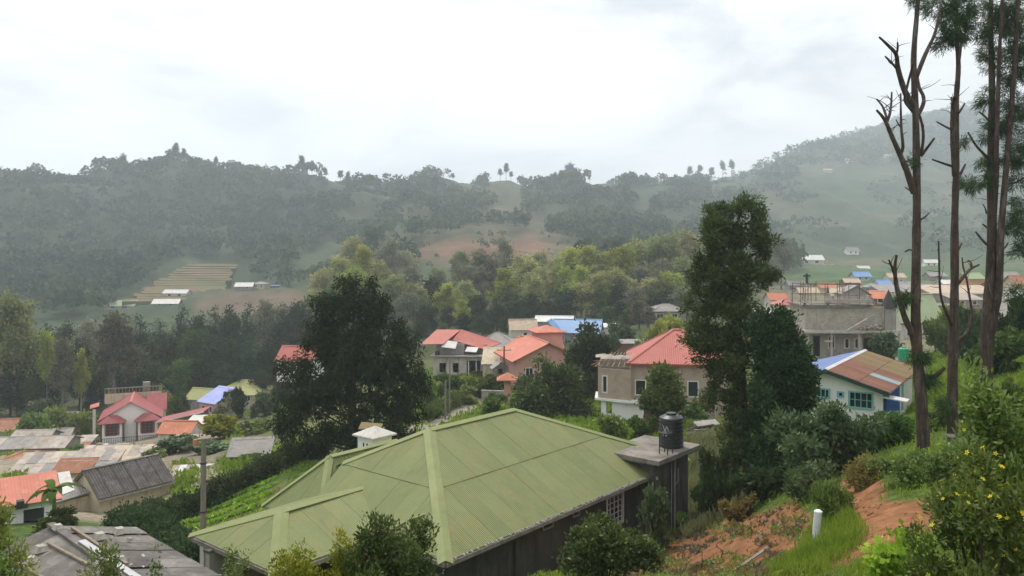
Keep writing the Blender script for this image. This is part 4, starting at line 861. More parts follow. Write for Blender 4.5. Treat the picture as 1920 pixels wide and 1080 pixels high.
# weathered shed roof in the lower left corner
def old_shed():
    fa = np.array([-15.0,26.0]); dr = np.array([4.2,-3.9]); dr /= np.linalg.norm(dr); yaw = math.atan2(dr[1], dr[0])
    e = empty('weathered_shed', (fa[0],fa[1],-12.2), yaw); tag(e, 'weathered shed with cracked grey sheet roof in the lower corner', 'shed')
    L_, w1, w2 = 7.2, 2.7, 3.4; rg = 3.2; e1 = 2.45; e2 = 2.2      # local y+ = away to the right slope
    rt = [(L_,w1,e1),(0,w1,e1),(0,0,rg),(L_,0,rg)]; lf = [(0,-w2,e2),(L_,-w2,e2),(L_,0,rg),(0,0,rg)]
    a = MB()
    for f in (rt, lf): a.slab([(p[0],p[1],p[2]-.08) for p in f], .06)
    ro = a.build('roof', M['timber'], e)
    for f in (rt, lf): sheets(ro, f, [M['asbestos_light'], M['asbestos_light'], M['asbestos']], 1.0, 1.3, corr=.15, amp=.02, jit=.03, lift=.05)
    MB().bar((0,0,rg+.12),(L_,0,rg+.1),.22,.08).build('ridge_cap', M['asbestos'], ro)
    MB().bar((2.6,.05,rg+.2),(L_,.1,rg+.17),.2,.05).build('ridge_rail', M['steel'], ro)
    a = MB(); a.box(.2,-w2+.3,-2,L_-.2,w1-.3,e2-.25); a.build('wall', M['greywall'], e)
    for k in range(10):
        x, y = rnd.uniform(.5,5), rnd.uniform(-2.6,2.2); z = rg-abs(y)*.29+.13; s = rnd.uniform(.08,.2); MB().hexa([(x-s,y-s,z),(x+s,y-s,z),(x+s,y+s,z),(x-s,y+s,z),(x-s*.6,y-s*.7,z+s),(x+s*.7,y-s*.6,z+s),(x+s*.5,y+s*.6,z+s*.8),(x-s*.5,y+s*.5,z+s)]).build('weight_stone', M['concrete'], ro)
    for k in range(4):
        y = rnd.uniform(-2.4,1.8); MB().bar((rnd.uniform(.2,1.5),y,rg-abs(y)*.29+.15),(rnd.uniform(4,6),y+rnd.uniform(-.4,.4),rg-abs(y)*.29+.16),.09,.06).build('batten', M['timber'], ro)
old_shed()
e = empty('garden_wall', (-11.2,29.6,-13.4), R(58)); tag(e, 'low weathered garden wall between the old shed and the pole', 'wall'); MB().box(0,0,-2,7,.22,2.2).build('wall', M['concrete'], e); MB().box(-.05,-.06,2.201,7.05,.28,2.3).build('coping', M['tower'], e)
# far town on the right
def town():
    rows = [ # px, py, d, W, D, H, kind, rise, yaw, wall, roof, label
     (1628,548,230,4.2,4,1.4,'hip',1.2,0,'greywall','grey_roof','grey-roofed house right of the scaffold in the far town'),
     (1649,542,245,4,4,1.6,'gx',1.1,8,'offwhite','blue_roof','far white house with a light blue roof'),
     (1684,545,240,4.4,4,1.6,'gx',1.2,-6,'paleblue','grey_roof','far pale house seen right of the forked pine trunk'),
     (1640,572,135,2.4,3,1.2,'shed',1.0,-8,'brick','orange_roof','orange-roofed lean-to beside the unfinished building'),
     (1745,560,200,16,8,1.4,'shed',1.6,-3,'greywall','tan_roof','very long low brown-roofed hall in the far town'),
     (1655,556,205,11,7,1.2,'shed',1.5,0,'greywall','grey_roof','long grey hall between the bare trunks'),
     (1814,540,230,5.2,5,2.8,'gx',1.5,5,'orange_wall','lightgreen_roof','orange-walled house in the far town'),
     (1770,542,235,5.5,5,1.6,'gx',1.0,0,'offwhite','white_roof','white-roofed house left of the orange house'),
     (1880,535,240,5,5,2.6,'gx',1.4,-5,'offwhite','grey_roof','grey-roofed house near the right edge of the far town'),
     (1905,560,170,6,6,3.2,'gx',1.6,-8,'cream','rusty_tin','cream house with brown roof at the right edge behind the pines'),
     (1755,592,150,5,5,1.8,'flat',0,4,'greywall','slab','flat concrete house between the second and third pine trunks'),
     (1445,575,190,4,5,1.8,'gx',1.4,0,'offwhite','orange_roof','orange-roofed house behind the tall tree'),
     (1462,588,170,5,5,1.8,'hip',1.4,6,'cream','red_roof','red-roofed house just left of the unfinished building'),
     (1425,612,140,6,5,1.6,'gx',1.2,3,'paleblue','white_roof','white roof glimpsed through the tall tree'),
     (1500,560,250,6,5,2,'gx',1.4,0,'offwhite','tan_roof','pale tan roof behind the scaffold poles'),
     (1540,552,262,6,5,2.2,'gx',1.4,10,'cream','orange_roof','tan house with orange roof behind the scaffold'),
     (1720,552,215,5,5,1.6,'gx',1.2,4,'greywall','grey_roof','grey house squeezed between the first two pine trunks'),
     (1700,575,160,5,5,1.4,'gx',1.3,-5,'brick','rusty_tin','rust-roofed house behind the pale green roof'),
     (1790,575,160,6,5,1.4,'shed',1.0,3,'greywall','tin_roof','tin-roofed shed between the middle and right pines'),
     (1830,566,180,7,5,1.6,'flat',0,0,'concrete','slab','bare concrete house behind the right pine stems'),
     (1860,548,215,6,5,1.6,'gx',1.1,6,'brick','rusty_tin','brown brick house behind the right pine stems'),
     (1890,580,150,5,5,2,'gx',1.4,-6,'offwhite','white_roof','white-roofed house low at the right edge'),
     (1668,530,290,6,5,2,'gx',1.4,0,'offwhite','tan_roof','tan-roofed house at the back of the far town'),
     (1745,530,285,6,5,2.4,'gx',1.3,4,'greywall','grey_roof','grey house at the back of the far town'),
     (1480,545,280,6,5,2,'gx',1.4,0,'greywall','grey_roof','grey house left of the scaffold in the distance'),
     (1585,540,275,5,5,2,'gx',1.2,-4,'brick','tan_roof','brown house right behind the scaffold'),
     (1560,570,180,6,6,2,'gx',1.6,-12,'greywall','tan_roof','tan-roofed house directly behind the unfinished building')]
    for r in rows:
        house('house', r[11], 'house', B(*r[:3]), r[8], r[3], r[4], r[5], r[6], r[7], M[r[9]], M[r[10]], [('f',r[3]*.2,.35,.9,.8,'win',0,0),('f',r[3]*.62,.35,.9,.8,'win',0,0)], drop=4, group='far town houses')
    far = [(520,500,500),(1510,492,470),(1530,498,450)]
town()
def small_far():
    rows = [
     (196,572,370,13,8,1.6,'gx',2.2,4,'offwhite','lightgreen_roof','long pale green-roofed barn below the forest slope'),
     (306,562,385,11,6,2.2,'gx',1.4,-2,'offwhite','white_roof','white shed at the foot of the terraced field'),
     (286,574,360,11,6,1.2,'gx',1.6,4,'greywall','white_roof','pale shed in front of the white field shed'),
     (441,553,395,8,6,1.8,'gx',1.6,5,'greywall','white_roof','farmhouse with a white roof edge by the brown field'),
     (474,550,405,6,6,2.2,'hip',1.3,0,'cream','grey_roof','cream farmhouse with grey roof near the blue hut'),
     (508,549,405,3.5,4,1.8,'flat',0,0,'bluepaint','blue_roof','tiny blue hut at the edge of the brown field'),
     (776,546,262,3.6,4,3.6,'flat',0,5,'offwhite','slab','pale two-storey block among the yellow-green trees'),
     (1024,545,262,3.4,4,5.2,'gx',1.2,-5,'white','white_roof','white house glimpsed between the tall eucalyptus trees'),
     (570,552,330,5,5,3,'gx',1.5,8,'cream','olive_roof','cream house half hidden left of the eucalyptus'),
     (688,372,850,9,7,2.4,'gx',1.8,0,'white','white_roof','white house high on the middle ridge slope'),
     (702,368,850,6,6,2,'gx',1.6,8,'offwhite','white_roof','smaller white house just above the ridge slope house'),
     (1588,308,1180,17,12,5,'gx',5,6,'white','white_roof','white house alone high on the misty mountain'),
     (1438,349,1150,13,8,3,'gx',2.5,0,'white','white_roof','white roof on the shoulder left of the mountain'),
     (1405,337,1180,16,8,4,'gx',2,5,'offwhite','tan_roof','tan-roofed house on the saddle ridge'),
     (1212,392,900,16,9,5,'hip',3,4,'tan','tan_roof','tan house in the trees below the ridge'),
     (1172,354,985,12,8,4,'gx',2.5,-5,'cream','rusty_tin','rust-roofed house near the ridge top'),
     (1545,322,1150,12,8,3,'gx',2,0,'cream','tan_roof','tan house below the misty mountain forest'),
     (1500,502,470,14,8,3.0,'gx',2.5,0,'offwhite','white_roof','long white hall at the foot of the mountain'),
     (1535,500,480,10,8,3.0,'gx',2.0,0,'cream','tan_roof','tan hall beside the long white hall'),
     (1590,480,560,8,6,3,'gx',2,5,'white','grey_roof','white cottage above the tea field'),
     (1610,503,455,6,5,2.5,'gx',1.6,-5,'offwhite','white_roof','small white cottage on the tea field edge'),
     (1605,524,320,6,5,2.0,'gx',1.6,4,'offwhite','blue_roof','blue-roofed cottage on the near edge of the tea field'),
     (1735,500,460,7,5,2.5,'gx',1.6,-5,'white','white_roof','white cottage behind the second bare trunk'),
     (1660,350,1200,10,7,3,'gx',2,0,'offwhite','white_roof','pale cottage on the mountain terraces')]
    for r in rows:
        b = P(*r[:3]); g = gz(b[0], b[1])
        s = r[3]/3.5
        house('hill_house' if r[2] > 600 else 'farm_house', r[11], 'house', (b[0], b[1], g+.2 if r[2] > 300 else b[2]), r[8], r[3], r[4], r[5], r[6], r[7], M[r[9]], M[r[10]], [('f',r[3]*.2,r[5]*.25,r[3]*.14,r[5]*.5,'win',0,0),('f',r[3]*.64,r[5]*.25,r[3]*.14,r[5]*.5,'win',0,0)], drop=6, o=.6, group='houses dotted over the hills')
small_far()
# tanks on a stand behind the white house
e = empty('tank_stand', (*P(1712,690,66)[:2], P(1712,720,66)[2]), R(-20)); tag(e, 'small concrete stand carrying the green tank', 'stand')
for x in (-1.0, .75):
    for y in (0, 1.2): MB().box(x,y,-2,x+.22,y+.22,1.75).build('leg', M['concrete'], e)
MB().box(-1.2,-.2,1.75,1.2,1.6,1.9).build('platform', M['slab'], e)
b0 = e.location
water_tank('water_tank', 'bright green plastic water tank seen left of the pine trunk', (b0.x-.55, b0.y+.5, b0.z+1.91), .42, 1.1, M['tank_green'], False)
water_tank('water_tank', 'black water tank half hidden behind the leaning pine trunk', (b0.x+.65, b0.y+.6, b0.z+1.91), .42, .95, M['tank_black'], False)
# parked vehicle far right
def van():
    e = empty('van', B(1880,572,165), R(8)); tag(e, 'white van parked near the far right houses', 'van')
    MB().hexa([(0,0,.35),(4.2,0,.35),(4.2,1.7,.35),(0,1.7,.35),(0,0,1.1),(4.2,0,1.1),(4.2,1.7,1.1),(0,1.7,1.1)]).hexa([(.1,.05,1.1),(3.5,.05,1.1),(3.5,1.65,1.1),(.1,1.65,1.1),(.2,.15,1.8),(2.9,.15,1.8),(2.9,1.55,1.8),(.2,1.55,1.8)]).build('body', M['white'], e)
    for x in (.4,1.4,2.35): MB().hexa([(x,.02,1.18),(x+.75,.02,1.18),(x+.75,.1,1.18),(x,.1,1.18),(x+.02,.1,1.65),(x+.66,.1,1.65),(x+.66,.2,1.65),(x+.02,.2,1.65)]).build('side_window', M['glass'], e)
    for x in (.8,3.4):
        for y in (.02,1.5): 
            w_ = MB().tube([(0,0,0),(0,.18,0)], .32, 14).build('wheel', M['darkmetal'], e); w_.location = (x,y,.32)
van()
# poles
def pole(name, label, x, y, zb, h, r0, r1, mt, arm=0, cat='pole'):
    e = empty(name, (x,y,zb)); tag(e, label, cat)
    m = MB(); m.tube([(0,0,-1),(0,0,h*.5),(.03,0,h)], [r0,(r0+r1)/2,r1], 10); m.build('shaft', mt, e)
    if arm: 
        MB().bar((-arm,0,h-.5),(arm,0,h-.5),.09).build('crossarm', M['timber'], e)
        for x_ in (-arm*.85, 0, arm*.85): MB().lathe([(.05,0),(.07,.08),(.03,.16)], x_, 0, 8).build('insulator', M['offwhite'], e).location.z = h-.45
    return e
b = P(381,1085,36.2); pl = pole('utility_pole', 'tall grey concrete pole at the corner of the green roof', b[0], b[1], b[2], 6.35, .145, .105, M['pole'])
for z in (2.2, 3.0, 5.2): MB().lathe([(.155,z),(.155,z+.06)], 0, 0, 12).build('band', M['darkmetal'], pl)
MB().bar((-.35,0,6.25),(.3,.1,6.3),.1).build('bracket', M['timber'], pl); MB().box(-.42,-.08,6.0,-.25,.08,6.3).build('lamp_box', M['orange_roof'], pl)
b = P(835,792,80); pole('utility_pole', 'pale pole at the roadside next to a thinner one', b[0], b[1], b[2], 4.2, .12, .08, M['pole'])
b = P(843,788,84); pole('utility_pole', 'thin pale pole just beyond the roadside pole', b[0], b[1], b[2], 6.4, .09, .06, M['pole'])
b = P(945,700,100); pole('utility_pole', 'dark wooden pole with crossarm beside the yellow shed', b[0], b[1], b[2], 3.4, .13, .09, M['brownwood'], .9)
b = P(1515,600,140); pole('utility_pole', 'pole rising behind the left end of the scaffold', b[0], b[1], b[2], 8, .12, .08, M['pole'], .8)
# lattice mast on the ridge
e = empty('lattice_mast', (*P(831,338,905)[:2], gz(*P(831,338,905)[:2])), 0); tag(e, 'thin lattice mast on the middle ridge', 'mast')
m = MB(); hh = 22
for sx in (-1, 1):
    for sy in (-1, 1): m.bar((sx*1.3,sy*1.3,0),(sx*.2,sy*.2,hh),.16)
m.build('leg', M['steel'], e)
m = MB()
for k in range(8):
    z0 = hh*k/8; z1 = hh*(k+1)/8; s0 = 1.3-1.1*k/8; s1 = 1.3-1.1*(k+1)/8
    for a, c in (((-s0,-s0),(s1,-s1)),((s0,-s0),(s1,s1)),((s0,s0),(-s1,s1)),((-s0,s0),(-s1,-s1))): m.bar((*a,z0),(*c,z1),.1)
m.build('brace', M['steel'], e)
# road draped over the ground
def strip(name, pxs, wid, mt, lift=.05, seg=.6):
    c = [onray(a, b_, 30)[:2] for a, b_ in pxs]; s = spline(c, 12); d = np.gradient(s, axis=0); d /= np.linalg.norm(d, axis=1)[:, None]; nn = np.stack([-d[:,1], d[:,0]], -1)
    cols = np.linspace(-.5, .5, 7); V = np.concatenate([np.stack([s[:,0]+nn[:,0]*wid*k, s[:,1]+nn[:,1]*wid*k, np.zeros(len(s))], -1)[:, None] for k in cols], 1).reshape(-1, 3)
    V[:, 2] = ground(V[:,0], V[:,1])+lift; n = len(s); i = np.arange(n-1)[:, None]*7; k = np.arange(6)[None]
    Q = np.stack([i+k, i+k+7, i+k+8, i+k+1], -1).reshape(-1, 4); me = np_mesh(name, V, Q, mt, smooth=True); return tag(link(name, me), kind='structure')
strip('road', [(760,822),(800,803),(840,782),(880,763),(915,748),(950,738)], 3.4, M['road'])
# terraced vegetable field on the far slope
def terraces():
    e = empty('terraced_field', (0,0,0)); e['kind'] = 'structure'
    tb = mat('terrace_soil', (.19,.115,.06), (.10,.11,.045), scale=.07, rough=.95, stain=((.075,.10,.036),.5,.08)); tr = mat('terrace_bank', (.07,.09,.04), (.14,.10,.05), scale=.12, rough=.95)
    n = 16
    for k in range(n):
        t = k/n; py = 566-t*72; d = 372+t*105; d2 = 372+(k+1)/n*105; l = 240+t*110+rnd.uniform(-8,8); r_ = 420+t*20+rnd.uniform(-8,8)
        xs = np.linspace(l, r_, 9); a = []; b_ = []
        zlev = P(0, py, d)[2]; 
        zlev = max(zlev, float(np.mean(ground((xs-960)/F*d, np.full(9, d))))+.5)
        m = MB(); pts = []
        for x in xs: pts.append(((x-960)/F*d, d+2.2*math.sin(x*.05+k)))
        pb = [((x-960)/F*d2, d2+2.2*math.sin(x*.05+k+1)+1) for x in xs]
        for i in range(8):
            q = [pts[i], pts[i+1], pb[i+1], pb[i]]; m.poly([(*q[0],zlev), (*q[1],zlev), (*q[2],zlev+.9), (*q[3],zlev+.9)])
        tbo = m.build('terrace', tb, e)
        m = MB()
        for i in range(8): m.poly([(*pts[i],zlev-5), (*pts[i+1],zlev-5), (*pts[i+1],zlev), (*pts[i],zlev)])
        m.build('bank', tr, e)
terraces()
# ------------------------------------------------------------------ vegetation
def unit(v): return v/(np.linalg.norm(v, axis=-1, keepdims=True)+1e-9)
def leaf_quads(c, d, ln, wd, g, fold=.25):
    """one folded rhombus per leaf: c centre, d direction"""
    n = len(c); d = unit(d); s = unit(np.cross(d, g.normal(size=(n, 3)))); nn = np.cross(d, s)
    ln = (np.broadcast_to(ln, n)*g.uniform(.7, 1.3, n))[:, None]; wd = (np.broadcast_to(wd, n)*g.uniform(.7, 1.3, n))[:, None]
    V = np.stack([c-d*ln*.5, c+s*wd*.5+nn*wd*fold, c+d*ln*.5, c-s*wd*.5+nn*wd*fold], 1).reshape(-1, 3)
    return V, np.arange(4*n).reshape(-1, 4)
def crown(lobes, ncl, per, csz, ln, wd, seed=1, shell=.45, up=.3, out=.8, droop=0., tintspread=.5, gap=-1.5):
    """leaves in clumps over the shells of ellipsoid lobes (cx,cy,cz,rx,ry,rz)"""
    g = np.random.default_rng(seed); lo = np.asarray(lobes, float); wgt = (lo[:, 3]*lo[:, 4]*lo[:, 5])**.67; k = g.choice(len(lo), ncl, p=wgt/wgt.sum())
    dr = unit(g.normal(size=(ncl, 3))); dr[:, 2] += .15; dr = unit(dr); rad = 1-shell*g.random(ncl)**1.6
    cc = lo[k, :3]+dr*lo[k, 3:]*rad[:, None]
    # thin out clumps by a coarse 3-D pattern so that sky shows through
    ph = g.uniform(0, 6, 3); sc = 2.6/np.mean(lo[:, 3:]); pat = np.sin(cc[:, 0]*sc+ph[0])+np.sin(cc[:, 1]*sc+ph[1])+np.sin(cc[:, 2]*sc*1.3+ph[2]); keep = pat > gap; cc = cc[keep]; dr = dr[keep]; ncl = len(cc)
    tl = g.random(len(lo)); tc_ = np.clip(.5+(g.random(ncl)-.5)*tintspread+(tl[k[keep]]-.5)*.5+dr[:, 2]*.12, 0, 1)
    n = ncl*per; off = g.normal(size=(n, 3))*csz*.5; c = np.repeat(cc, per, 0)+off
    d = unit(np.repeat(dr, per, 0)*out+unit(off)*.5+g.normal(size=(n, 3))*.6+np.array([0, 0, up-droop]))
    V, Q = leaf_quads(c, d, ln, wd, g); t = np.clip(np.repeat(tc_, per)+g.normal(size=n)*.12, 0, 1)
    return V, Q, np.repeat(t, 4)
def sublobes(lo, k, seed, f=.5, shrink=.62):
    g = np.random.default_rng(seed); out = []
    for l in lo:
        out.append((*l[:3], l[3]*shrink, l[4]*shrink, l[5]*shrink))
        for _ in range(k):
            v = unit(g.normal(size=3)); q = g.uniform(.6, .95); s_ = f*g.uniform(.65, 1.2)
            out.append((l[0]+v[0]*l[3]*q, l[1]+v[1]*l[4]*q, l[2]+v[2]*l[5]*q, l[3]*s_, l[4]*s_, l[5]*s_))
    return out
def branches(segs, sides=6):
    Vs, Qs, b = [], [], 0
    for p, r in segs:
        V, Q = tube_np(p, r, sides); Vs.append(V); Qs.append(Q+b); b += len(V)
    return np.concatenate(Vs), np.concatenate(Qs)
BARK = {'grey': mat('grey_bark', (.22,.19,.16), (.12,.10,.085), scale=3, rough=.95, bump=.5), 'brown': mat('brown_bark', (.085,.058,.047), (.036,.027,.023), scale=2.2, rough=.95, bump=1.0, bscale=5, stain=[((.19,.155,.13),.45,1.3),((.10,.05,.035),.4,.9)], streak=(5,5,.8)),
        'dark': mat('dark_bark', (.075,.055,.042), (.04,.03,.024), scale=3, rough=.95, bump=.6), 'pale': mat('pale_bark', (.42,.37,.31), (.25,.21,.17), scale=2, rough=.9)}
LM = {'euc': leafmat('eucalyptus_leaf', (.12,.14,.06), (.34,.33,.13), .42), 'lime': leafmat('lime_leaf', (.12,.155,.03), (.31,.32,.06), .38), 'dark': leafmat('dark_leaf', (.021,.035,.015), (.054,.078,.03), .22, .3),
      'conifer': leafmat('conifer_needles', (.017,.031,.015), (.047,.069,.029), .2, .3), 'feather': leafmat('feathery_needles', (.028,.046,.018), (.085,.115,.04), .25, .1), 'mid': leafmat('mid_green_leaf', (.034,.058,.016), (.095,.13,.034), .28), 'grey': leafmat('grey_green_leaf', (.10,.105,.065), (.22,.22,.14), .3),
      'brown': leafmat('brown_leaf', (.075,.068,.045), (.13,.115,.075), .2), 'shrub': leafmat('shrub_leaf', (.05,.085,.018), (.16,.21,.04), .35, gloss=.04), 'glossy': leafmat('glossy_leaf', (.026,.044,.011), (.085,.115,.03), .2, .1, gloss=.03),
      'fresh': leafmat('fresh_leaf', (.045,.075,.014), (.14,.18,.035), .3, .1, gloss=.04), 'yellow': leafmat('yellow_leaf', (.075,.09,.012), (.25,.235,.03), .35, .1), 'grass': leafmat('grass_blade', (.075,.13,.015), (.21,.27,.04), .35, .1), 'dry': leafmat('dry_grass', (.11,.125,.05), (.2,.205,.10), .3, .1), 'lettuce': leafmat('lettuce_leaf', (.12,.22,.02), (.33,.46,.07), .35, .1),
      'forest': leafmat('forest_canopy', (.034,.052,.03), (.085,.11,.052), .2, .05), 'needle': leafmat('pine_needles', (.022,.042,.018), (.065,.10,.04), .2, .1), 'silver': leafmat('silver_leaf', (.032,.054,.02), (.095,.13,.055), .25, .1, gloss=.025),
      'weed': leafmat('weed_leaf', (.09,.075,.025), (.22,.17,.06), .3, .1), 'white': leafmat('white_petal', (.7,.7,.66), (.85,.85,.8), .3, .05), 'petal': leafmat('yellow_petal', (.62,.42,.02), (.85,.62,.05), .3, .05), 'pinkp': leafmat('pink_petal', (.5,.12,.16), (.6,.2,.22), .3, .05)}
def tree_obj(name, label, group, trunkme, crownme, loc, rz, scale, cat='tree'):
    e = empty(name, loc, rz, scale); tag(e, label, cat, group)
    if trunkme: link('trunk', trunkme, e)
    link('crown', crownme, e); return e
def lobes_round(n, R_, H0, H1, seed, flat=.8, core=True):
    g = random.Random(seed); L_ = []
    for i in range(n):
        t = (i+.5)/n; z = H0+(H1-H0)*t; w_ = R_*math.sin(math.pi*min(.98, .22+.72*t))**.8; a = i*2.4+g.uniform(-.5,.5); q = w_*g.uniform(.35,.75); s = R_*g.uniform(.34,.55)
        L_.append((q*math.cos(a), q*math.sin(a), z, s, s, s*flat))
    if core: L_.append((0,0,(H0+H1)/2,R_*.45,R_*.45,(H1-H0)*.42))
    return L_
def trunk_mesh(h, r, lob, seed, mt, bend=.3, nb=7):
    g = random.Random(seed); p = [(g.uniform(-bend,bend)*k/4, g.uniform(-bend,bend)*k/4, -1+(h+1)*k/4) for k in range(5)]; s = spline(p, 4)
    segs = [(s, np.linspace(r, r*.35, len(s)))]
    for l in random.Random(seed).sample(lob, min(nb, len(lob))):
        z0 = max(h*.25, l[2]-h*.28); b = np.array([np.interp(z0, s[:,2], s[:,0]), np.interp(z0, s[:,2], s[:,1]), z0]); e_ = np.array(l[:3]); mid = (b+e_)/2+np.array([0,0,-h*.02])
        q = spline([b, mid, e_], 4); segs.append((q, np.linspace(r*.4, r*.12, len(q))))
    V, Q = branches(segs, 7); return np_mesh('trunk', V, Q, mt, smooth=True)
PROTO = {}
def proto(kind, variant):
    key = (kind, variant)
    if key in PROTO: return PROTO[key]
    sd = 100+hash_kind(kind)*10+variant
    if kind in ('euc', 'grey', 'brown', 'lime', 'mid'):
        H = 16; lob = lobes_round(13, 4.2 if kind != 'brown' else 3.0, 6.0 if kind != 'mid' else 3.5, 15, sd, .75, core=kind != 'brown'); tm = trunk_mesh(14, .34, lob, sd, BARK['pale' if kind in ('euc', 'lime') else 'grey'])
        C = crown(sublobes(lob, 2, sd), 330 if kind != 'brown' else 180, 17, 1.0, .62, .34, sd, droop=.35)
    elif kind == 'dark':
        H = 14; lob = lobes_round(14, 4.2, 2.2, 13, sd, .85); tm = trunk_mesh(11, .3, lob, sd, BARK['dark']); C = crown(sublobes(lob, 2, sd), 360, 17, 1.0, .6, .34, sd)
    elif kind == 'conifer':
        g = random.Random(sd); lob = []
        for i in range(26):
            t = i/26; z = 2+13.5*t; r_ = 3.4*(1-t)**.75+.35; a = i*2.4; q = r_*.62; s = max(.5, r_*.5); lob.append((q*math.cos(a), q*math.sin(a), z+g.uniform(-.3,.3), s, s, s*.6))
        lob.append((0,0,7,1.2,1.2,5.5)); tm = trunk_mesh(14.5, .28, lob, sd, BARK['dark'], .1, 4); C = crown(lob, 380, 17, .95, .6, .24, sd, droop=.5, shell=.6)
    elif kind == 'column':
        g = random.Random(sd); lob = [(g.uniform(-.8,.8), g.uniform(-.8,.8), 2+i*.9, 1.7, 1.7, 1.3) for i in range(14)]; tm = trunk_mesh(13, .25, lob, sd, BARK['grey'], .2, 4); C = crown(lob, 300, 17, 1., .55, .3, sd)
    elif kind == 'ridge':      # lollipop ridge tree
        lob = lobes_round(8, 3.0, 8.5, 14.5, sd, .9); tm = trunk_mesh(13, .3, lob, sd, BARK['dark'], .4); C = crown(lob, 90, 14, 1.4, .95, .6, sd)
    lm = {'ridge': 'dark', 'column': 'grey'}.get(kind, kind)
    cm = np_mesh('crown', C[0], C[1], LM[lm], tint=C[2])
    PROTO[key] = (tm, cm, 16 if kind in ('euc','grey','brown','lime','mid','conifer') else 14.5); return PROTO[key]
def hash_kind(k): return sum(ord(c) for c in k) % 89
NAMES = {'euc': ('eucalyptus_tree','eucalyptus'), 'lime': ('yellow_green_tree','yellow-green tree'), 'dark': ('evergreen_tree','dark broad evergreen'), 'conifer': ('conifer_tree','dark conifer'), 'grey': ('grey_tree','grey-green tree'), 'brown': ('brown_tree','brownish sparse tree'), 'mid': ('leafy_tree','mid-green leafy tree'), 'column': ('slender_tree','slender grey-green tree'), 'ridge': ('ridge_tree','small lollipop tree')}
def place(kind, px, ytop, d, wpx, where, label=None, z=None, group=None):
    """a tree whose crown top shows at (px, ytop), crown about wpx wide, standing on the ground at depth d"""
    tm, cm, H = proto(kind, rnd.randrange(2)); x = (px-960)/F*d; zt = (470-ytop)/F*d; zb = gz(x, d) if z is None else z
    h = max(zt-zb, 3.0); sz = h/H; sx = wpx/F*d/8.6 if kind not in ('conifer','column','ridge','brown') else wpx/F*d/6.4
    sx = min(max(sx, sz*.45), sz*1.7)
    nm, wd = NAMES[kind]
    return tree_obj(nm, label or f'{wd} {where}', None if label else (group or f'{wd}s {where}'), tm, cm, (x, d, zb), rnd.uniform(0,6.28), (sx, sx, sz))
ORD = 'first second third fourth fifth sixth seventh eighth ninth tenth eleventh twelfth thirteenth fourteenth fifteenth sixteenth seventeenth eighteenth nineteenth twentieth'.split()
ORD += ['twenty-'+o for o in ORD[:9]]+['thirtieth']+['thirty-'+o for o in ORD[:9]]
def wood(rows, lims, where):
    row = lambda d: 'back row' if d >= lims[0] else ('middle row' if d >= lims[1] else 'front row')
    for r in rows:
        same = sorted(q[0] for q in rows if q[4] == r[4] and row(q[2]) == row(r[2])); wd = NAMES[r[4]][1]
        o = place(r[4], *r[:4], '', f'{ORD[same.index(r[0])]} {wd} from the left, {row(r[2])} {where}'); o['group'] = f'trees {where}'
WL = 'in the wood behind the left village'; WC = 'in the wood behind the central houses'
# left wood, far row to near row
wood([(300,592,200,60,'conifer'),(262,588,190,58,'conifer'),(340,572,205,56,'conifer'),(372,582,198,60,'dark'),(404,572,205,56,'conifer'),(432,578,200,60,'dark'),(464,566,205,60,'conifer'),(496,562,205,64,'grey'),(530,566,205,60,'conifer'),(558,556,205,70,'dark'),(580,590,195,60,'conifer'),
    (125,606,190,70,'dark'),(165,600,185,66,'grey'),(85,612,180,60,'dark'),(20,590,175,70,'dark'),(232,612,180,66,'dark'),
    (285,622,170,62,'conifer'),(322,632,166,66,'dark'),(360,622,172,66,'mid'),(395,622,168,60,'conifer'),(430,630,170,66,'dark'),(468,625,170,66,'conifer'),(505,640,165,60,'dark'),(545,640,165,64,'conifer'),(150,640,165,64,'dark'),(60,640,160,66,'dark'),(190,655,162,60,'mid'),(255,650,160,60,'dark'),(98,680,155,52,'dark'),(20,668,150,60,'conifer'),
    (292,672,156,60,'dark'),(335,676,158,56,'mid'),(375,682,160,56,'dark'),(415,680,160,54,'conifer'),(452,690,160,54,'dark'),(490,690,158,52,'dark'),(526,700,156,50,'conifer'),(235,690,154,54,'dark'),(175,698,152,48,'dark'),(62,705,150,48,'mid')], (178, 160), 'of the left wood')
place('euc', 26, 545, 150, 110, '', 'largest eucalyptus at the left edge with pale trunk'); place('brown', 215, 586, 152, 84, '', 'tall brown-crowned tree with a thin bare trunk above the red gable house')
place('brown', 118, 634, 148, 50, '', 'small russet-brown tree with visible trunk in the left wood'); place('lime', 152, 655, 150, 34, '', 'single yellow-green treetop in the left wood'); place('lime', 88, 620, 152, 38, '', 'lime-green bough tree right of the largest eucalyptus')
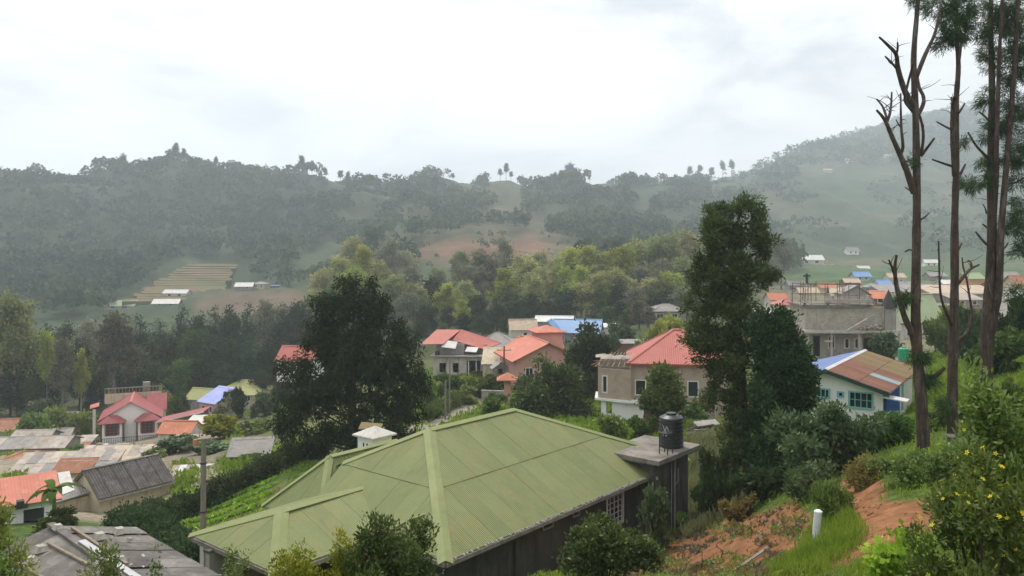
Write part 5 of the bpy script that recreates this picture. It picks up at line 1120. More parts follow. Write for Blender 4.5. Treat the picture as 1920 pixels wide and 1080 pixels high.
# central wood
wood([(600,500,230,66,'euc'),(640,478,235,70,'euc'),(682,462,240,80,'lime'),(712,486,225,70,'euc'),(742,512,215,66,'euc'),(620,540,215,66,'mid'),(768,500,240,60,'grey'),(806,520,225,56,'dark'),(762,548,205,60,'grey'),(800,566,198,60,'dark'),(838,532,215,60,'lime'),(720,560,205,60,'dark'),(842,575,195,56,'dark'),(700,430,420,70,'dark'),(760,470,330,60,'euc'),(820,500,300,50,'euc'),
    (878,500,222,72,'grey'),(908,472,228,90,'grey'),(985,474,225,80,'euc'),(948,504,214,70,'lime'),(1012,500,220,64,'euc'),(1040,505,225,60,'euc'),(1066,466,222,80,'lime'),(1100,462,225,76,'lime'),(1132,470,222,70,'euc'),(1165,462,218,84,'lime'),(1150,500,205,70,'euc'),(1192,446,235,70,'euc'),(1222,440,240,72,'euc'),(1256,436,240,76,'euc'),(1292,430,245,76,'euc'),(1240,486,215,70,'grey'),(1278,480,215,70,'euc'),(1205,500,210,64,'grey'),(1320,470,230,70,'grey'),(1360,480,230,70,'grey'),(1465,442,290,50,'grey'),(1440,480,270,60,'grey'),
    (895,548,196,58,'dark'),(932,552,192,60,'conifer'),(966,545,194,60,'conifer'),(998,550,192,58,'dark'),(1028,548,194,56,'conifer'),(1058,540,196,60,'dark'),(1090,528,198,64,'euc'),(1122,530,198,62,'mid'),(1158,532,198,60,'dark'),(1190,540,194,56,'grey'),(1245,530,198,60,'mid'),(1275,540,196,56,'grey'),
    (870,588,184,52,'dark'),(905,590,182,50,'dark'),(790,600,180,54,'dark'),(830,606,176,50,'mid'),(745,600,180,54,'dark'),(950,592,178,48,'dark'),(1140,575,182,46,'mid'),(1180,578,178,44,'mid'),(690,600,180,56,'dark'),(660,440,300,64,'euc'),(730,448,310,60,'grey'),(862,470,290,60,'euc'),(1010,470,260,66,'euc'),(1045,480,250,60,'euc'),(1118,480,240,64,'euc'),(1180,470,245,70,'lime'),(1210,465,250,70,'euc'),(1305,455,250,66,'euc'),(1000,510,205,60,'euc'),(1090,500,206,70,'lime'),(1120,510,204,66,'euc'),(1175,515,204,66,'euc'),(1220,520,203,66,'euc'),(1260,510,204,66,'lime'),(870,525,206,60,'euc'),(780,530,214,60,'euc'),(665,500,214,70,'lime'),(700,520,213,66,'euc'),(590,540,214,60,'euc'),(640,600,180,56,'dark'),(590,620,176,54,'conifer')], (212, 190), 'of the central wood')
place('grey', 946, 446, 262, 46, '', 'grey-green tree standing taller than its neighbours against the brown field'); place('lime', 868, 562, 188, 36, '', 'small bright lime tree low in the central wood'); place('brown', 1198, 560, 170, 40, '', 'bare brownish tree right of the blue roof'); place('brown', 1216, 575, 160, 40, '', 'second brownish tree beside the grey bungalow')
# hill forest: one canopy, too many to count
def canopy(name, label, n, drange, pxr, mask, hgt, seed, quads=42, lm='forest'):
    g = np.random.default_rng(seed); px = g.uniform(*pxr, n); d = np.sqrt(g.uniform(drange[0]**2, drange[1]**2, n)); x = (px-960)/F*d; z = ground(x, d); qx, qy = project(x, d, z); k = mask(qx, qy, d)
    x, d, z = x[k], d[k], z[k]; n = len(x); h = g.uniform(hgt[0], hgt[1], n)*(1+.2*np.sin(x*.03)*np.sin(d*.025)); w_ = h*g.uniform(.28, .42, n)
    v = unit(g.normal(size=(n, quads, 3))); v[..., 2] = np.abs(v[..., 2])*1.15-.3; rad = g.uniform(.75, 1.05, (n, quads, 1)); pz = np.stack([w_, w_, h*.42], -1)[:, None]
    lump = 1+.22*np.sin(v[..., :1]*4+x[:, None, None])*np.sin(v[..., 1:2]*4+d[:, None, None])
    c = np.stack([x, d, z+h*.56], -1)[:, None]+v*pz*rad*lump
    s = np.repeat(h*.17, quads); V, Q = leaf_quads(c.reshape(-1, 3), (np.cross(v, g.normal(size=v.shape))+v*.35).reshape(-1, 3), s*1.25, s, g, .15)
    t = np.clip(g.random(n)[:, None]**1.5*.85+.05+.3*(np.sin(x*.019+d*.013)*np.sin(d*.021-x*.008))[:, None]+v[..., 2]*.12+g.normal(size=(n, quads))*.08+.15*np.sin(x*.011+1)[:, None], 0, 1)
    o = link(name, np_mesh(name, V, Q, LM[lm], tint=np.repeat(t.ravel(), 4))); tag(o, label, 'forest', kind='stuff')
fld = [[(225,570),(300,505),(345,485),(450,490),(480,540),(600,548),(600,600),(190,600)], [(760,455),(860,440),(1000,436),(1110,470),(1060,560),(780,520)], [(912,330),(972,330),(985,425),(930,430)], [(560,480),(640,470),(700,500),(560,545)]]
def hill_mask(x, y, d):
    m = np.ones(x.shape, bool)
    for f in fld: m &= ~inpoly(x, y, f)
    op = np.sin(x*.021+d*.01)+np.sin(x*.05+y*.06)+.8*np.sin(y*.11)           # clearings on the middle ridge
    m &= ~((x > 610) & (x < 1330) & (op > .75)); m &= ~((x > 1330) & (op > -.6)); return m & (d > 335)
canopy('hill_forest', 'dense dark forest covering the left hill and middle ridge', 12500, (338, 1120), (-150, 1500), hill_mask, (5.5, 15), 5, 34)
canopy('hill_forest', 'scattered trees and hedges over the right mountain terraces', 5200, (560, 1500), (1330, 2060), lambda x, y, d: (np.sin(x*.03+d*.008)+np.sin(x*.011)*1.2+np.sin(y*.09) > -.1), (3.5, 11), 6, 22)
canopy('mountain_forest', 'misty forest on the upper mountain', 5200, (1120, 1950), (1380, 2100), lambda x, y, d: (y < 322-(x-1400)*.05), (9, 17), 8, 18)
canopy('field_bushes', 'low bushes along the terraces and brown fields', 520, (338, 520), (200, 1120), lambda x, y, d: (np.sin(x*.05)+np.sin(y*.3) > .55) & ~inpoly(x, y, fld[0]), (2.5, 5), 9, 30)
# trees on the ridge line
RT = [(128,9,720),(160,9,722),(330,20,752),(345,15,754),(405,17,762),(388,13,760),(566,24,790),(585,17,795),(610,15,805),(638,17,815),(652,17,822),(668,12,830),(715,9,870),(772,10,900),(795,11,905),(850,10,910),(900,12,920),(938,16,925),(949,24,925),(958,14,925),(995,18,940),(1010,14,945),(1040,15,955),(1085,12,965),(1105,13,970),(1240,11,1050),(1293,26,1145),(1312,27,1150),(1334,26,1160),(1355,28,1165),(1372,26,1170),(1262,12,1090),(480,9,770),(60,8,705)]
RX = sorted(r[0] for r in RT)
for px, h, d in RT:
    x = (px-960)/F*d; g_ = np.max(ground((px-960)/F*np.linspace(d-120, d+120, 25), np.linspace(d-120, d+120, 25))*d/np.linspace(d-120, d+120, 25)); tm, cm, H = proto('ridge', rnd.randrange(3)); s = h/14.5*.8
    tree_obj('ridge_tree', f'{ORD[RX.index(px)]} small tree from the left along the far ridge line', 'ridge line trees', tm, cm, (x, d, g_-1), rnd.uniform(0,6), (s*rnd.uniform(.7,1.1),)*2+(s,))
x, d = (1070-960)/F*958, 958; tm, cm, H = proto('dark', 0); tree_obj('ridge_tree', 'broad dark domed tree on the middle ridge', None, tm, cm, (x, d, gz(x,d)-3), 0, (2.0,2.0,1.7)); x, d = (232-960)/F*742, 742; tree_obj('ridge_tree', 'dark round tree left of the highest forest crest', None, tm, cm, (x, d, gz(x,d)-2), 1, (1.1,1.1,1.4))

# ---- large dark conifer in front of the road
def px_lobes(rows, d, dz=1., seed=3):
    g = random.Random(seed); out = []
    for px, py, rx, ry in rows:
        c = P(px, py, d); out.append((c[0], g.uniform(-.5,.5)*rx/F*d*dz, c[2], rx/F*d, rx/F*d*dz, ry/F*d))
    return out
def special(name, label, d, rows, trunk, ncl, per, csz, ln, wd, lm, bark, seed, dz=1., **kw):
    """crown from lobes; positions are made relative to the tree's own base"""
    lo = px_lobes(rows, d, dz, seed); bx = P(*trunk[0][:2], d); bz = gz(bx[0], d); e = empty(name, (bx[0], d, bz)); tag(e, label, 'tree')
    lo = [(l[0]-bx[0], l[1], l[2]-bz, *l[3:]) for l in lo]
    segs = []
    g = random.Random(seed)
    tp = np.array([P(a, b, d)-np.array([bx[0], d, bz]) for a, b in trunk]); tp[0, 2] = -.8
    s = spline(tp, 5); segs.append((s, np.linspace(kw.pop('tr', .3), .06, len(s))))
    for l in lo:
        z0 = min(max(l[2]-l[5]*.9, .5), s[-1, 2]-.3); b = np.array([np.interp(z0, s[:,2], s[:,0]), 0, z0]); q = spline([b, (b+np.array(l[:3]))/2+np.array([0,0,-.1]), np.array(l[:3])], 4); segs.append((q, np.linspace(.1, .025, len(q))))
    V, Q = branches(segs, 7); link('trunk', np_mesh('trunk', V, Q, bark, smooth=True), e)
    C = crown(sublobes(lo, kw.pop('sub', 4), seed), ncl, per, csz, ln, wd, seed, **kw); link('crown', np_mesh('crown', C[0], C[1], LM[lm], tint=C[2]), e); return e
special('cypress_tree', 'large dark drooping conifer behind the green roof', 60,
  [(645,545,28,30),(688,552,24,30),(665,575,50,34),(612,578,26,30),(716,590,34,34),(625,615,44,38),(690,620,48,40),(745,618,30,34),(590,650,36,34),(650,665,54,44),(720,665,50,42),(768,670,30,36),(560,690,34,34),(600,710,50,42),(680,720,56,44),(750,715,46,40),(785,725,26,34),(545,745,32,40),(590,770,50,40),(660,780,56,44),(730,775,50,44),(778,775,28,36),(545,805,30,34),(590,820,46,36),(660,830,46,30),(740,820,44,30)],
  [(660,860),(660,760),(662,650),(665,535)], 2300, 24, .5, .42, .10, 'conifer', BARK['dark'], 21, .95, gap=-.75, droop=.75, up=.0, out=.6, tr=.45)
special('feathery_tree', 'tall dark feathery tree between the red roof and the white house', 40,
  [(1350,410,34,36),(1388,395,30,32),(1330,445,36,40),(1368,455,40,44),(1412,440,32,40),(1432,462,24,34),(1318,500,28,46),(1355,515,42,44),(1402,510,40,44),(1430,510,26,30),(1312,560,30,42),(1350,575,44,40),(1395,570,36,36),(1308,622,30,36),(1345,635,40,38),(1385,625,30,30),(1318,670,32,30),(1360,700,38,40),(1345,740,30,34),(1385,765,42,46),(1375,820,40,44),(1400,860,44,36)],
  [(1405,900),(1398,800),(1392,680),(1385,560),(1375,420)], 2600, 22, .3, .24, .075, 'feather', BARK['dark'], 22, .9, gap=-.7, tr=.22, up=.35)
special('bushy_tree', 'shorter dark bushy tree joined to the feathery tree on its right', 38.5,
  [(1462,600,30,30),(1440,640,36,40),(1485,640,32,38),(1462,690,48,46),(1500,690,24,36),(1430,720,34,40),(1475,750,48,46),(1510,745,20,30),(1445,800,44,42),(1490,800,38,36),(1430,860,40,36),(1465,850,36,30)],
  [(1440,905),(1452,800),(1462,690),(1465,600)], 1700, 22, .34, .26, .10, 'dark', BARK['dark'], 23, .9, gap=-.9, tr=.2)
special('round_tree', 'dark rounded tree between the pink house and tan house', 90, [(1110,640,34,26),(1090,665,30,30),(1135,665,26,30),(1110,690,42,34),(1100,715,34,26)], [(1112,745),(1112,660)], 420, 18, .8, .5, .26, 'dark', BARK['dark'], 24, tr=.25)
special('spreading_tree', 'broad grey-green spreading tree above the green roof ridge', 78, [(1020,700,36,24),(990,725,34,28),(1050,720,36,28),(1010,752,42,30),(1062,755,40,30),(1090,775,30,28),(975,760,26,26),(1030,785,50,22)], [(1035,815),(1030,720)], 620, 18, .7, .45, .22, 'glossy', BARK['dark'], 25, tr=.25)
special('ivy_tree', 'narrow leafy tree covered in creepers in front of the tan house', 62, [(1245,705,22,20),(1232,735,26,28),(1262,735,22,30),(1246,770,34,34),(1240,805,34,26),(1262,810,26,22)], [(1246,835),(1246,710)], 560, 18, .5, .3, .18, 'mid', BARK['dark'], 26, tr=.18)

# ---- bare pruned pines on the right
def bare_pine(label, d, base, stems, stubs, tufts, seed):
    g = random.Random(seed); b = P(*base, d); bz = gz(b[0], d); e = empty('pine_tree', (b[0], d, bz)); tag(e, label, 'tree')
    o = np.array([b[0], d, bz]); segs = []
    known = []
    def path(pts, first, spread):
        q = np.array(pts, float); dy0 = 0
        if not first:
            k = min(known, key=lambda t: (t[0]-q[0, 0])**2+(t[1]-q[0, 1])**2); dy0 = k[2]
        dy = dy0+np.linspace(0, g.uniform(-spread, spread), len(q)); known.extend((a, c, v) for (a, c), v in zip(q, dy))
        for i in range(len(q)-1): known.append((*((q[i]+q[i+1])/2), (dy[i]+dy[i+1])/2))
        return spline(np.array([P(a, c, d+v)-o for (a, c), v in zip(q, dy)]), 5)
    for k, (pts, r0, r1) in enumerate(stems):
        s = path(pts, k == 0, 0 if k == 0 else 1.3); r0, r1 = r0*.86, r1*.8
        if k == 0: s[0, 2] = min(s[0, 2], -.6)
        rr = np.linspace(r0, r1, len(s)); rr[0] *= 1.25 if k == 0 else 1; rr = rr*(1+np.array([g.uniform(-.06,.06) for _ in rr])); segs.append((s, rr))
    tw = []
    for _ in range(44):
        s, rr = segs[g.randrange(len(segs))]; i = g.randrange(3, len(s)-1); v = np.array([g.uniform(-1,1), g.uniform(-1,1), g.uniform(-.2,.9)]); L_ = g.uniform(.2,.7); q = spline([s[i], s[i]+v*L_*.5+np.array([0,0,.05]), s[i]+v*L_+np.array([g.uniform(-.1,.1),0,g.uniform(-.05,.2)])], 3); tw.append((q, np.linspace(.016,.005,len(q))))
    V, Q = branches(tw, 4); link('twig', np_mesh('twig', V, Q, BARK['brown'], smooth=True), e)
    V, Q = branches(segs, 10); link('trunk', np_mesh('trunk', V, Q, BARK['brown'], smooth=True), e)
    for pts, r0 in stubs:
        s = path(pts, False, .7); V, Q = tube_np(s, np.linspace(r0, r0*.55, len(s)), 7); link('branch_stub', np_mesh('branch_stub', V, Q, BARK['brown'], smooth=True), e)
    gg = np.random.default_rng(seed); Vs, Qs, Ts, nb = [], [], [], 0
    for px, py, rx, ry, n in tufts:
        c0 = P(px, py, d)-o
        for _ in range(n):
            v = gg.normal(size=3); v /= np.linalg.norm(v); c = c0+v*np.array([rx, rx, ry])/F*d*gg.random()**.4; dr = np.array([v[0]*.7, v[1]*.7, -.15+v[2]*.4])
            m = 46; dd = unit(dr+gg.normal(size=(m, 3))*.55+np.array([0,0,-.25])); pos = c+dd*.13+gg.normal(size=(m, 3))*.07+dr*gg.uniform(-.2,.2,(m,1)); V, Q = leaf_quads(pos, dd, .27, .02, gg, 0); Vs.append(V); Qs.append(Q+nb); nb += len(V); Ts.append(np.full(len(V), np.clip(.5+gg.normal()*.25, 0, 1)))
    if Vs: link('foliage', np_mesh('foliage', np.concatenate(Vs), np.concatenate(Qs), LM['needle'], tint=np.concatenate(Ts)), e)
bare_pine('leftmost bare pine with forked pruned branches', 27, (1732,848),
 [([(1732,848),(1728,760),(1722,690),(1717,600),(1718,480),(1719,369),(1717,222),(1713,115),(1719,27),(1722,-30)], .25, .07),
  ([(1722,680),(1712,630),(1698,599),(1688,566),(1680,530),(1678,501),(1681,478)], .15, .05), ([(1680,525),(1674,505),(1667,488)], .06, .035),
  ([(1714,362),(1700,320),(1687,289),(1672,255),(1662,231),(1654,218),(1644,207)], .13, .045), ([(1662,231),(1668,215),(1671,195),(1672,173)], .06, .035), ([(1663,222),(1655,200),(1644,186)], .05, .035),
  ([(1688,289),(1693,275),(1690,240),(1689,205),(1689,175)], .07, .03), ([(1714,200),(1697,172),(1684,130),(1680,102),(1664,84),(1649,70)], .13, .04), ([(1681,128),(1672,118),(1660,106)], .05, .035), ([(1680,104),(1683,92),(1683,80)], .05, .035),
  ([(1719,142),(1735,102),(1752,65),(1760,30),(1763,5)], .09, .035), ([(1722,215),(1731,195),(1731,180),(1724,165),(1719,140)], .08, .06), ([(1727,290),(1731,262),(1730,240),(1725,218)], .06, .05), ([(1712,210),(1698,192),(1697,180),(1704,150),(1712,120)], .06, .04)],
 [([(1727,292),(1738,278),(1752,259)], .06), ([(1726,412),(1734,407),(1743,399)], .035), ([(1740,708),(1755,704),(1771,690)], .1), ([(1712,358),(1705,356),(1697,351)], .04), ([(1690,240),(1684,232),(1680,224)], .03), ([(1712,470),(1705,468),(1697,472)],.04)],
 [(1722,672,14,14,16),(1702,562,16,10,18),(1738,712,14,12,14),(1709,304,4,6,4),(1720,0,14,14,10)], 31)
bare_pine('middle bare pine with short stubs and a leafy top', 28.5, (1786,846),
 [([(1786,846),(1786,705),(1788,623),(1790,522),(1790,420),(1793,311),(1793,191),(1797,124),(1793,44),(1795,-40)], .22, .06), ([(1786,615),(1780,599),(1768,570),(1763,546),(1761,500),(1760,452)], .07, .03), ([(1792,640),(1806,630),(1814,620),(1820,600),(1822,583),(1816,545),(1812,522),(1806,500),(1804,483)], .07, .03), ([(1791,535),(1800,526),(1812,512),(1822,503),(1836,496)], .1, .04), ([(1790,330),(1786,260),(1787,195),(1790,185)], .1, .08), ([(1796,130),(1802,90),(1800,60)], .05, .03)],
 [([(1786,244),(1770,236),(1756,228)], .045), ([(1786,312),(1768,306),(1748,299)], .05), ([(1796,335),(1804,320),(1810,308)], .06), ([(1797,212),(1803,204),(1809,194)], .05), ([(1822,503),(1820,492),(1815,488)], .05), ([(1787,192),(1785,186),(1784,182)],.06), ([(1796,470),(1800,462),(1803,456)],.05)],
 [(1765,15,30,24,34),(1800,25,34,26,44),(1782,60,26,20,26),(1770,80,14,16,14),(1806,60,14,16,14),(1806,265,4,6,4),(1778,762,16,16,20),(1800,-20,50,20,30)], 32)
bare_pine('rightmost pine with twin stems and dark needle foliage', 31, (1845,790),
 [([(1845,790),(1849,705),(1851,603),(1857,522),(1860,420),(1858,311),(1860,178),(1858,60),(1858,-40)], .3, .09), ([(1855,640),(1864,590),(1873,542),(1877,436),(1887,311),(1900,156),(1909,0),(1911,-40)], .2, .07), ([(1862,420),(1868,330),(1869,267),(1873,120),(1880,0),(1883,-40)], .13, .05), ([(1864,520),(1870,490),(1872,430)], .1, .05)],
 [([(1852,296),(1840,284),(1828,270),(1815,248)], .06), ([(1852,460),(1840,448),(1829,434)], .055), ([(1853,428),(1842,420)], .05), ([(1853,225),(1844,216),(1836,210)], .05), ([(1875,470),(1884,464),(1890,455)],.05), ([(1888,345),(1905,342),(1925,330)],.05), ([(1850,400),(1847,390),(1843,383)],.04)],
 [(1862,20,36,30,46),(1905,30,34,40,60),(1860,110,20,30,20),(1900,120,30,40,44),(1850,185,14,22,14),(1905,200,26,36,40),(1855,250,14,26,14),(1890,235,24,30,26),(1915,270,20,36,26),(1825,345,26,16,24),(1850,325,14,14,10),(1840,300,10,14,8),(1910,340,14,20,12),(1915,420,22,22,26),(1890,425,18,14,14),(1912,385,14,16,12),(1840,60,14,20,10),(1910,555,24,22,22),(1885,60,40,50,60),(1915,120,20,60,40),(1880,170,18,30,20),(1908,300,20,30,24),(1918,470,16,30,18),(1875,300,12,20,10)], 33)
# ------------------------------------------------------------------ bushes, hedges, grass, foreground plants
BP = {}
def bush_proto(lm, v, ln=.22, wd=.13, ncl=200, per=16):
    k = (lm, v, ln)
    if k not in BP:
        sd = 700+v*7+hash_kind(lm); g = random.Random(sd); lob = [(g.uniform(-.55,.55), g.uniform(-.55,.55), g.uniform(.25,1.25), g.uniform(.32,.5), g.uniform(.32,.5), g.uniform(.28,.42)) for _ in range(9)]
        C = crown(sublobes(lob, 2, sd), ncl, per, .2, ln, wd, sd); me = np_mesh('foliage', C[0], C[1], LM[lm], tint=C[2])
        st = [(spline([(0,0,-.3), (l[0]*.4,l[1]*.4,l[2]*.5), l[:3]], 3), np.linspace(.035,.01,7)) for l in lob]; V, Q = branches(st, 5); BP[k] = (np_mesh('stem', V, Q, BARK['dark'], smooth=True), me)
    return BP[k]
def bush(label, px, py, d, wpx, hpx, lm='shrub', name='bush', group=None, ln=.22, wd=.13, v=None, zb=None):
    """base at pixel (px, py), depth d; size in pixels"""
    sm, fm_ = bush_proto(lm, rnd.randrange(3) if v is None else v, ln, wd); x = (px-960)/F*d; z = gz(x, d) if zb is None else zb; zt = (470-(py-hpx))/F*d
    e = empty(name, (x, d, z), rnd.uniform(0,6.28), (wpx/F*d/1.95, wpx/F*d/1.95, max(.35, (zt-z)/1.65))); tag(e, label, 'bush', group); link('stem', sm, e); link('foliage', fm_, e); return e
VB = [ # label, px, base y, d, w, h, leaf
 ('rounded bush with yellow blossom beside the concrete pole',425,845,98,90,72,'yellow'), ('pale green bush right of the yellow-blossom bush',480,845,96,70,62,'shrub'), ('feathery green bush left of the pole top',325,868,88,80,52,'silver'), ('green bush under the orange roof shed',290,880,86,60,40,'shrub'), ('grey-green bush mass behind the pole',395,885,84,90,58,'silver'),
 ('bright bush between pole and conifer',510,900,76,70,62,'shrub'), ('lime bush at the foot of the dark conifer',545,910,72,70,60,'lime'), ('dark bush right of the grey sheet roof',470,900,70,60,44,'mid'), ('big green bush at the left village edge',60,820,112,70,52,'shrub'), ('pale green bush below the left wood',110,795,128,60,42,'shrub'), ('rounded green bush left of the red gable house',155,802,124,66,46,'shrub'), ('grey-green bush at the foot of the left wood',70,785,140,50,42,'silver'),
 ('bush behind the crimson roof',292,758,150,50,28,'shrub'), ('dark bush left of the olive roof',335,770,140,40,40,'mid'), ('small bush right of the crimson roof',318,765,142,30,24,'lime'), ('purple-tinged bush in front of the lilac roof',420,780,118,44,30,'grey'), ('dark palm-like bush right of the lilac roof',436,768,125,50,46,'dark'), ('silvery bush below the olive hip roof',500,770,122,60,44,'silver'), ('yellow-leaved potted bush on the tin roofs',205,848,104,26,14,'yellow'), ('flower bush among the grey village roofs',140,852,100,36,20,'shrub'),
 ('bush at the roadside left of the poles',812,770,92,50,58,'shrub'), ('green hedge bush above the road bend',838,738,104,60,40,'mid'), ('lime bush below the unfinished concrete house',872,730,106,70,26,'lime'), ('hedge bush along the far side of the road',868,752,98,60,28,'shrub'), ('green bush before the pink house wall',912,726,102,50,24,'mid'), ('hedge bush near the start of the road',815,790,82,40,30,'mid'), ('small dark cypress-like bush by the boundary wall',925,782,84,50,44,'mid'),
 ('bright bush under the white lower wall of the tan house',1150,815,62,70,50,'shrub'), ('olive bush left of the creeper tree',1195,815,60,50,36,'mid'), ('grassy bush right of the creeper tree',1305,800,70,60,46,'shrub'), ('lime bush behind the tan house roof',1232,650,118,60,44,'lime'), ('yellow-green bush beside the grey bungalow',1258,628,135,60,40,'lime'), ('pale bush right of the blue roof',1165,640,140,60,44,'silver'), ('grey bush left of the brown shed',1150,662,125,40,34,'silver'), ('lime bush at the left flank of the tall tree',1215,668,115,50,34,'shrub'),
 ('dark shrub at the foot of the feathery tree',1345,955,37,80,110,'dark'), ('low shrub left of the feathery tree base',1320,960,39,50,60,'mid'), ('shadowed shrub under the bushy tree',1430,945,34,100,80,'dark'), ('bush beside the tower wall',1222,990,35,72,72,'silver'), ('olive shrub on the bank below the feathery tree',1385,975,33,60,50,'weed'),
 ('thick green shrub below the white house corner',1655,850,34,70,50,'mid'), ('dark green shrub behind the leftmost bare pine',1690,840,36,80,66,'mid'), ('leafy shrub between the two left pines',1755,838,34,60,70,'shrub'), ('rounded shrub right of the middle pine',1815,840,34,70,76,'mid'), ('shrub at the foot of the rightmost pine',1870,830,30,90,80,'shrub'),
 ('big dark green shrub beyond the rightmost pine',1890,720,46,110,110,'mid'), ('leafy bush at the right edge under the pine foliage',1905,650,52,80,90,'dark'), ('green bush above the grassy slope',1835,640,70,90,60,'dark'), ('bush right of the tank stand',1775,640,85,60,56,'mid'), ('creeper-covered bush left of the tank stand',1665,668,88,70,40,'silver'), ('bush hiding the base of the pale green roof house',1785,618,100,50,50,'lime'), ('yellow hedge behind the rightmost pine',1825,588,140,60,14,'yellow'), ('bush below the white house plinth',1560,835,36,70,60,'dark'),
 ('fern-like bush left of the meadow',1285,985,38,40,34,'shrub'), ('bushy green clump on the bright slope',1850,790,38,70,70,'shrub'), ('dark bush in the middle of the right slope',1900,800,28,80,90,'mid')]
for r in VB: bush(r[0], *r[1:6], r[6], group='bushes among the houses and on the slopes')
# big-leaved silvery shrub mass under the white house
def near_shrub(name, label, px, py, d, wpx, hpx, lm, ncl, per, csz, ln, wd, seed, nl=12, extra=None, **kw):
    g = random.Random(seed); x = (px-960)/F*d; z = gz(x, d); W = wpx/F*d; zt = (470-(py-hpx))/F*d; Hh = max(.4, zt-z)*1.18; e = empty(name, (x, d, z)); tag(e, label, 'bush')
    lob = [(g.uniform(-.36,.36)*W, g.uniform(-.3,.3)*W, g.uniform(.2,.8)*Hh, W*g.uniform(.13,.22), W*g.uniform(.13,.22), Hh*g.uniform(.14,.22)) for _ in range(nl)]
    lob = [(l[0], l[1], l[2]*(1-.5*(abs(l[0])/(W*.5))**2), *l[3:]) for l in lob]
    C = crown(sublobes(lob, 3, seed), ncl, per, csz, ln, wd, seed, **kw); link('foliage', np_mesh('foliage', C[0], C[1], LM[lm], tint=C[2]), e)
    V, Q = branches([(spline([(g.uniform(-.1,.1),g.uniform(-.1,.1),-.4), (l[0]*.5,l[1]*.5,l[2]*.5), l[:3]], 4), np.linspace(.03,.008,9)) for l in lob], 6); link('stem', np_mesh('stem', V, Q, BARK['dark'], smooth=True), e)
    if extra:
        lm2, n, size, nm = extra; gg = np.random.default_rng(seed); lo = np.array(sublobes(lob, 3, seed))
        th = np.linspace(0, 2*np.pi, 6)[:5]; pv = np.concatenate([[(0,0,.15)], *[[(math.cos(a-.35)*.7,math.sin(a-.35)*.7,.25),(math.cos(a)*1.0,math.sin(a)*1.0,.2),(math.cos(a+.35)*.7,math.sin(a+.35)*.7,.25)] for a in th]]); fq = [[0,1+3*i,2+3*i,3+3*i] for i in range(5)]
        me = np_mesh(nm, pv*size, fq, LM[lm2], tint=gg.random(len(pv)))
        for i in range(n):
            l = lo[gg.integers(len(lo))]; v = gg.normal(size=3); v[1] = -abs(v[1])*1.2; v[2] = v[2]*.6+.3; v /= np.linalg.norm(v); o = link(nm, me, e); o.location = l[:3]+v*(l[3:]*1.05+csz*.9); o.rotation_euler = (gg.uniform(.3,1.3), gg.uniform(-.5,.5), gg.uniform(0,6)); s = gg.uniform(.7,1.3); o.scale = (s,s,s)
    return e
near_shrub('leafy_shrub', 'large silvery big-leaved shrub below the white house', 1560, 905, 31, 190, 140, 'silver', 620, 16, .34, .26, .11, 41, 16)
near_shrub('leafy_shrub', 'dark big-leaved shrub right of the silvery shrub', 1640, 870, 32.5, 120, 95, 'mid', 360, 16, .34, .24, .11, 42, 12)
near_shrub('leafy_shrub', 'grey-leaved sprig shrub under the bushy tree', 1520, 930, 28, 90, 60, 'silver', 200, 14, .26, .18, .08, 43, 9)
near_shrub('dry_shrub', 'yellowish dry shrub on the red soil bank', 1625, 925, 24, 110, 66, 'weed', 260, 14, .22, .14, .05, 44, 9)
near_shrub('grass_clump', 'dense dark green clump beside the white post', 1570, 962, 20.5, 80, 56, 'shrub', 220, 16, .18, .2, .03, 45, 8, up=.8)
near_shrub('leafy_shrub', 'green weedy shrub with small white flowers below the left pine', 1715, 935, 21, 140, 84, 'shrub', 420, 16, .2, .12, .05, 46, 12, extra=('white', 16, .045, 'flower'))
near_shrub('leafy_shrub', 'pale leafy shrub with white flowers at the soil edge', 1800, 935, 17, 120, 80, 'shrub', 330, 15, .17, .10, .045, 47, 10, extra=('white', 12, .04, 'flower'))
near_shrub('flowering_shrub', 'yellow-flowered shrub filling the lower right corner', 1845, 1100, 8.2, 250, 215, 'fresh', 900, 22, .1, .075, .026, 48, 18, extra=('petal', 260, .026, 'flower'), up=.5)
near_shrub('leafy_shrub', 'tall fresh green shrub at the right edge', 1880, 1000, 9.5, 150, 250, 'shrub', 620, 20, .13, .085, .035, 49, 18)
near_shrub('leafy_shrub', 'light green sapling bush left of the tall right shrub', 1855, 960, 12, 110, 170, 'shrub', 420, 18, .15, .10, .04, 50, 14)
near_shrub('ground_plant', 'bright green leafy plants at the bottom edge', 1690, 1108, 9.0, 190, 78, 'lettuce', 420, 16, .1, .09, .055, 51, 12, up=.7)
near_shrub('leafy_shrub', 'dark glossy shrub before the dark house wall', 1142, 1105, 21, 165, 118, 'glossy', 820, 20, .2, .13, .065, 52, 18, up=.4)
near_shrub('berry_bush', 'dark green bush with tiny red blossoms overlapping the green roof', 735, 1110, 13.5, 225, 146, 'glossy', 1400, 22, .12, .075, .03, 53, 20, up=.6, extra=('pinkp', 26, .022, 'blossom'))
near_shrub('yellow_bush', 'yellow-green bush left of the red-blossom bush', 605, 1115, 13, 215, 108, 'yellow', 900, 20, .11, .075, .03, 54, 16, up=.5)
near_shrub('leafy_shrub', 'sprigs with white blossoms in front of the weathered shed', 215, 1110, 14, 170, 110, 'shrub', 330, 14, .13, .085, .035, 55, 14, up=.6, extra=('white', 46, .035, 'blossom'))
near_shrub('leafy_shrub', 'leafy sprigs with white blossoms right of the shed', 300, 1120, 15.5, 120, 86, 'shrub', 220, 14, .13, .085, .035, 56, 10, extra=('white', 40, .035, 'blossom'))
near_shrub('leafy_shrub', 'yellowish leafy bush at the left edge beside the shed roof', -5, 1060, 20, 100, 90, 'lime', 360, 18, .2, .12, .05, 57, 12, extra=('white', 18, .04, 'blossom'))
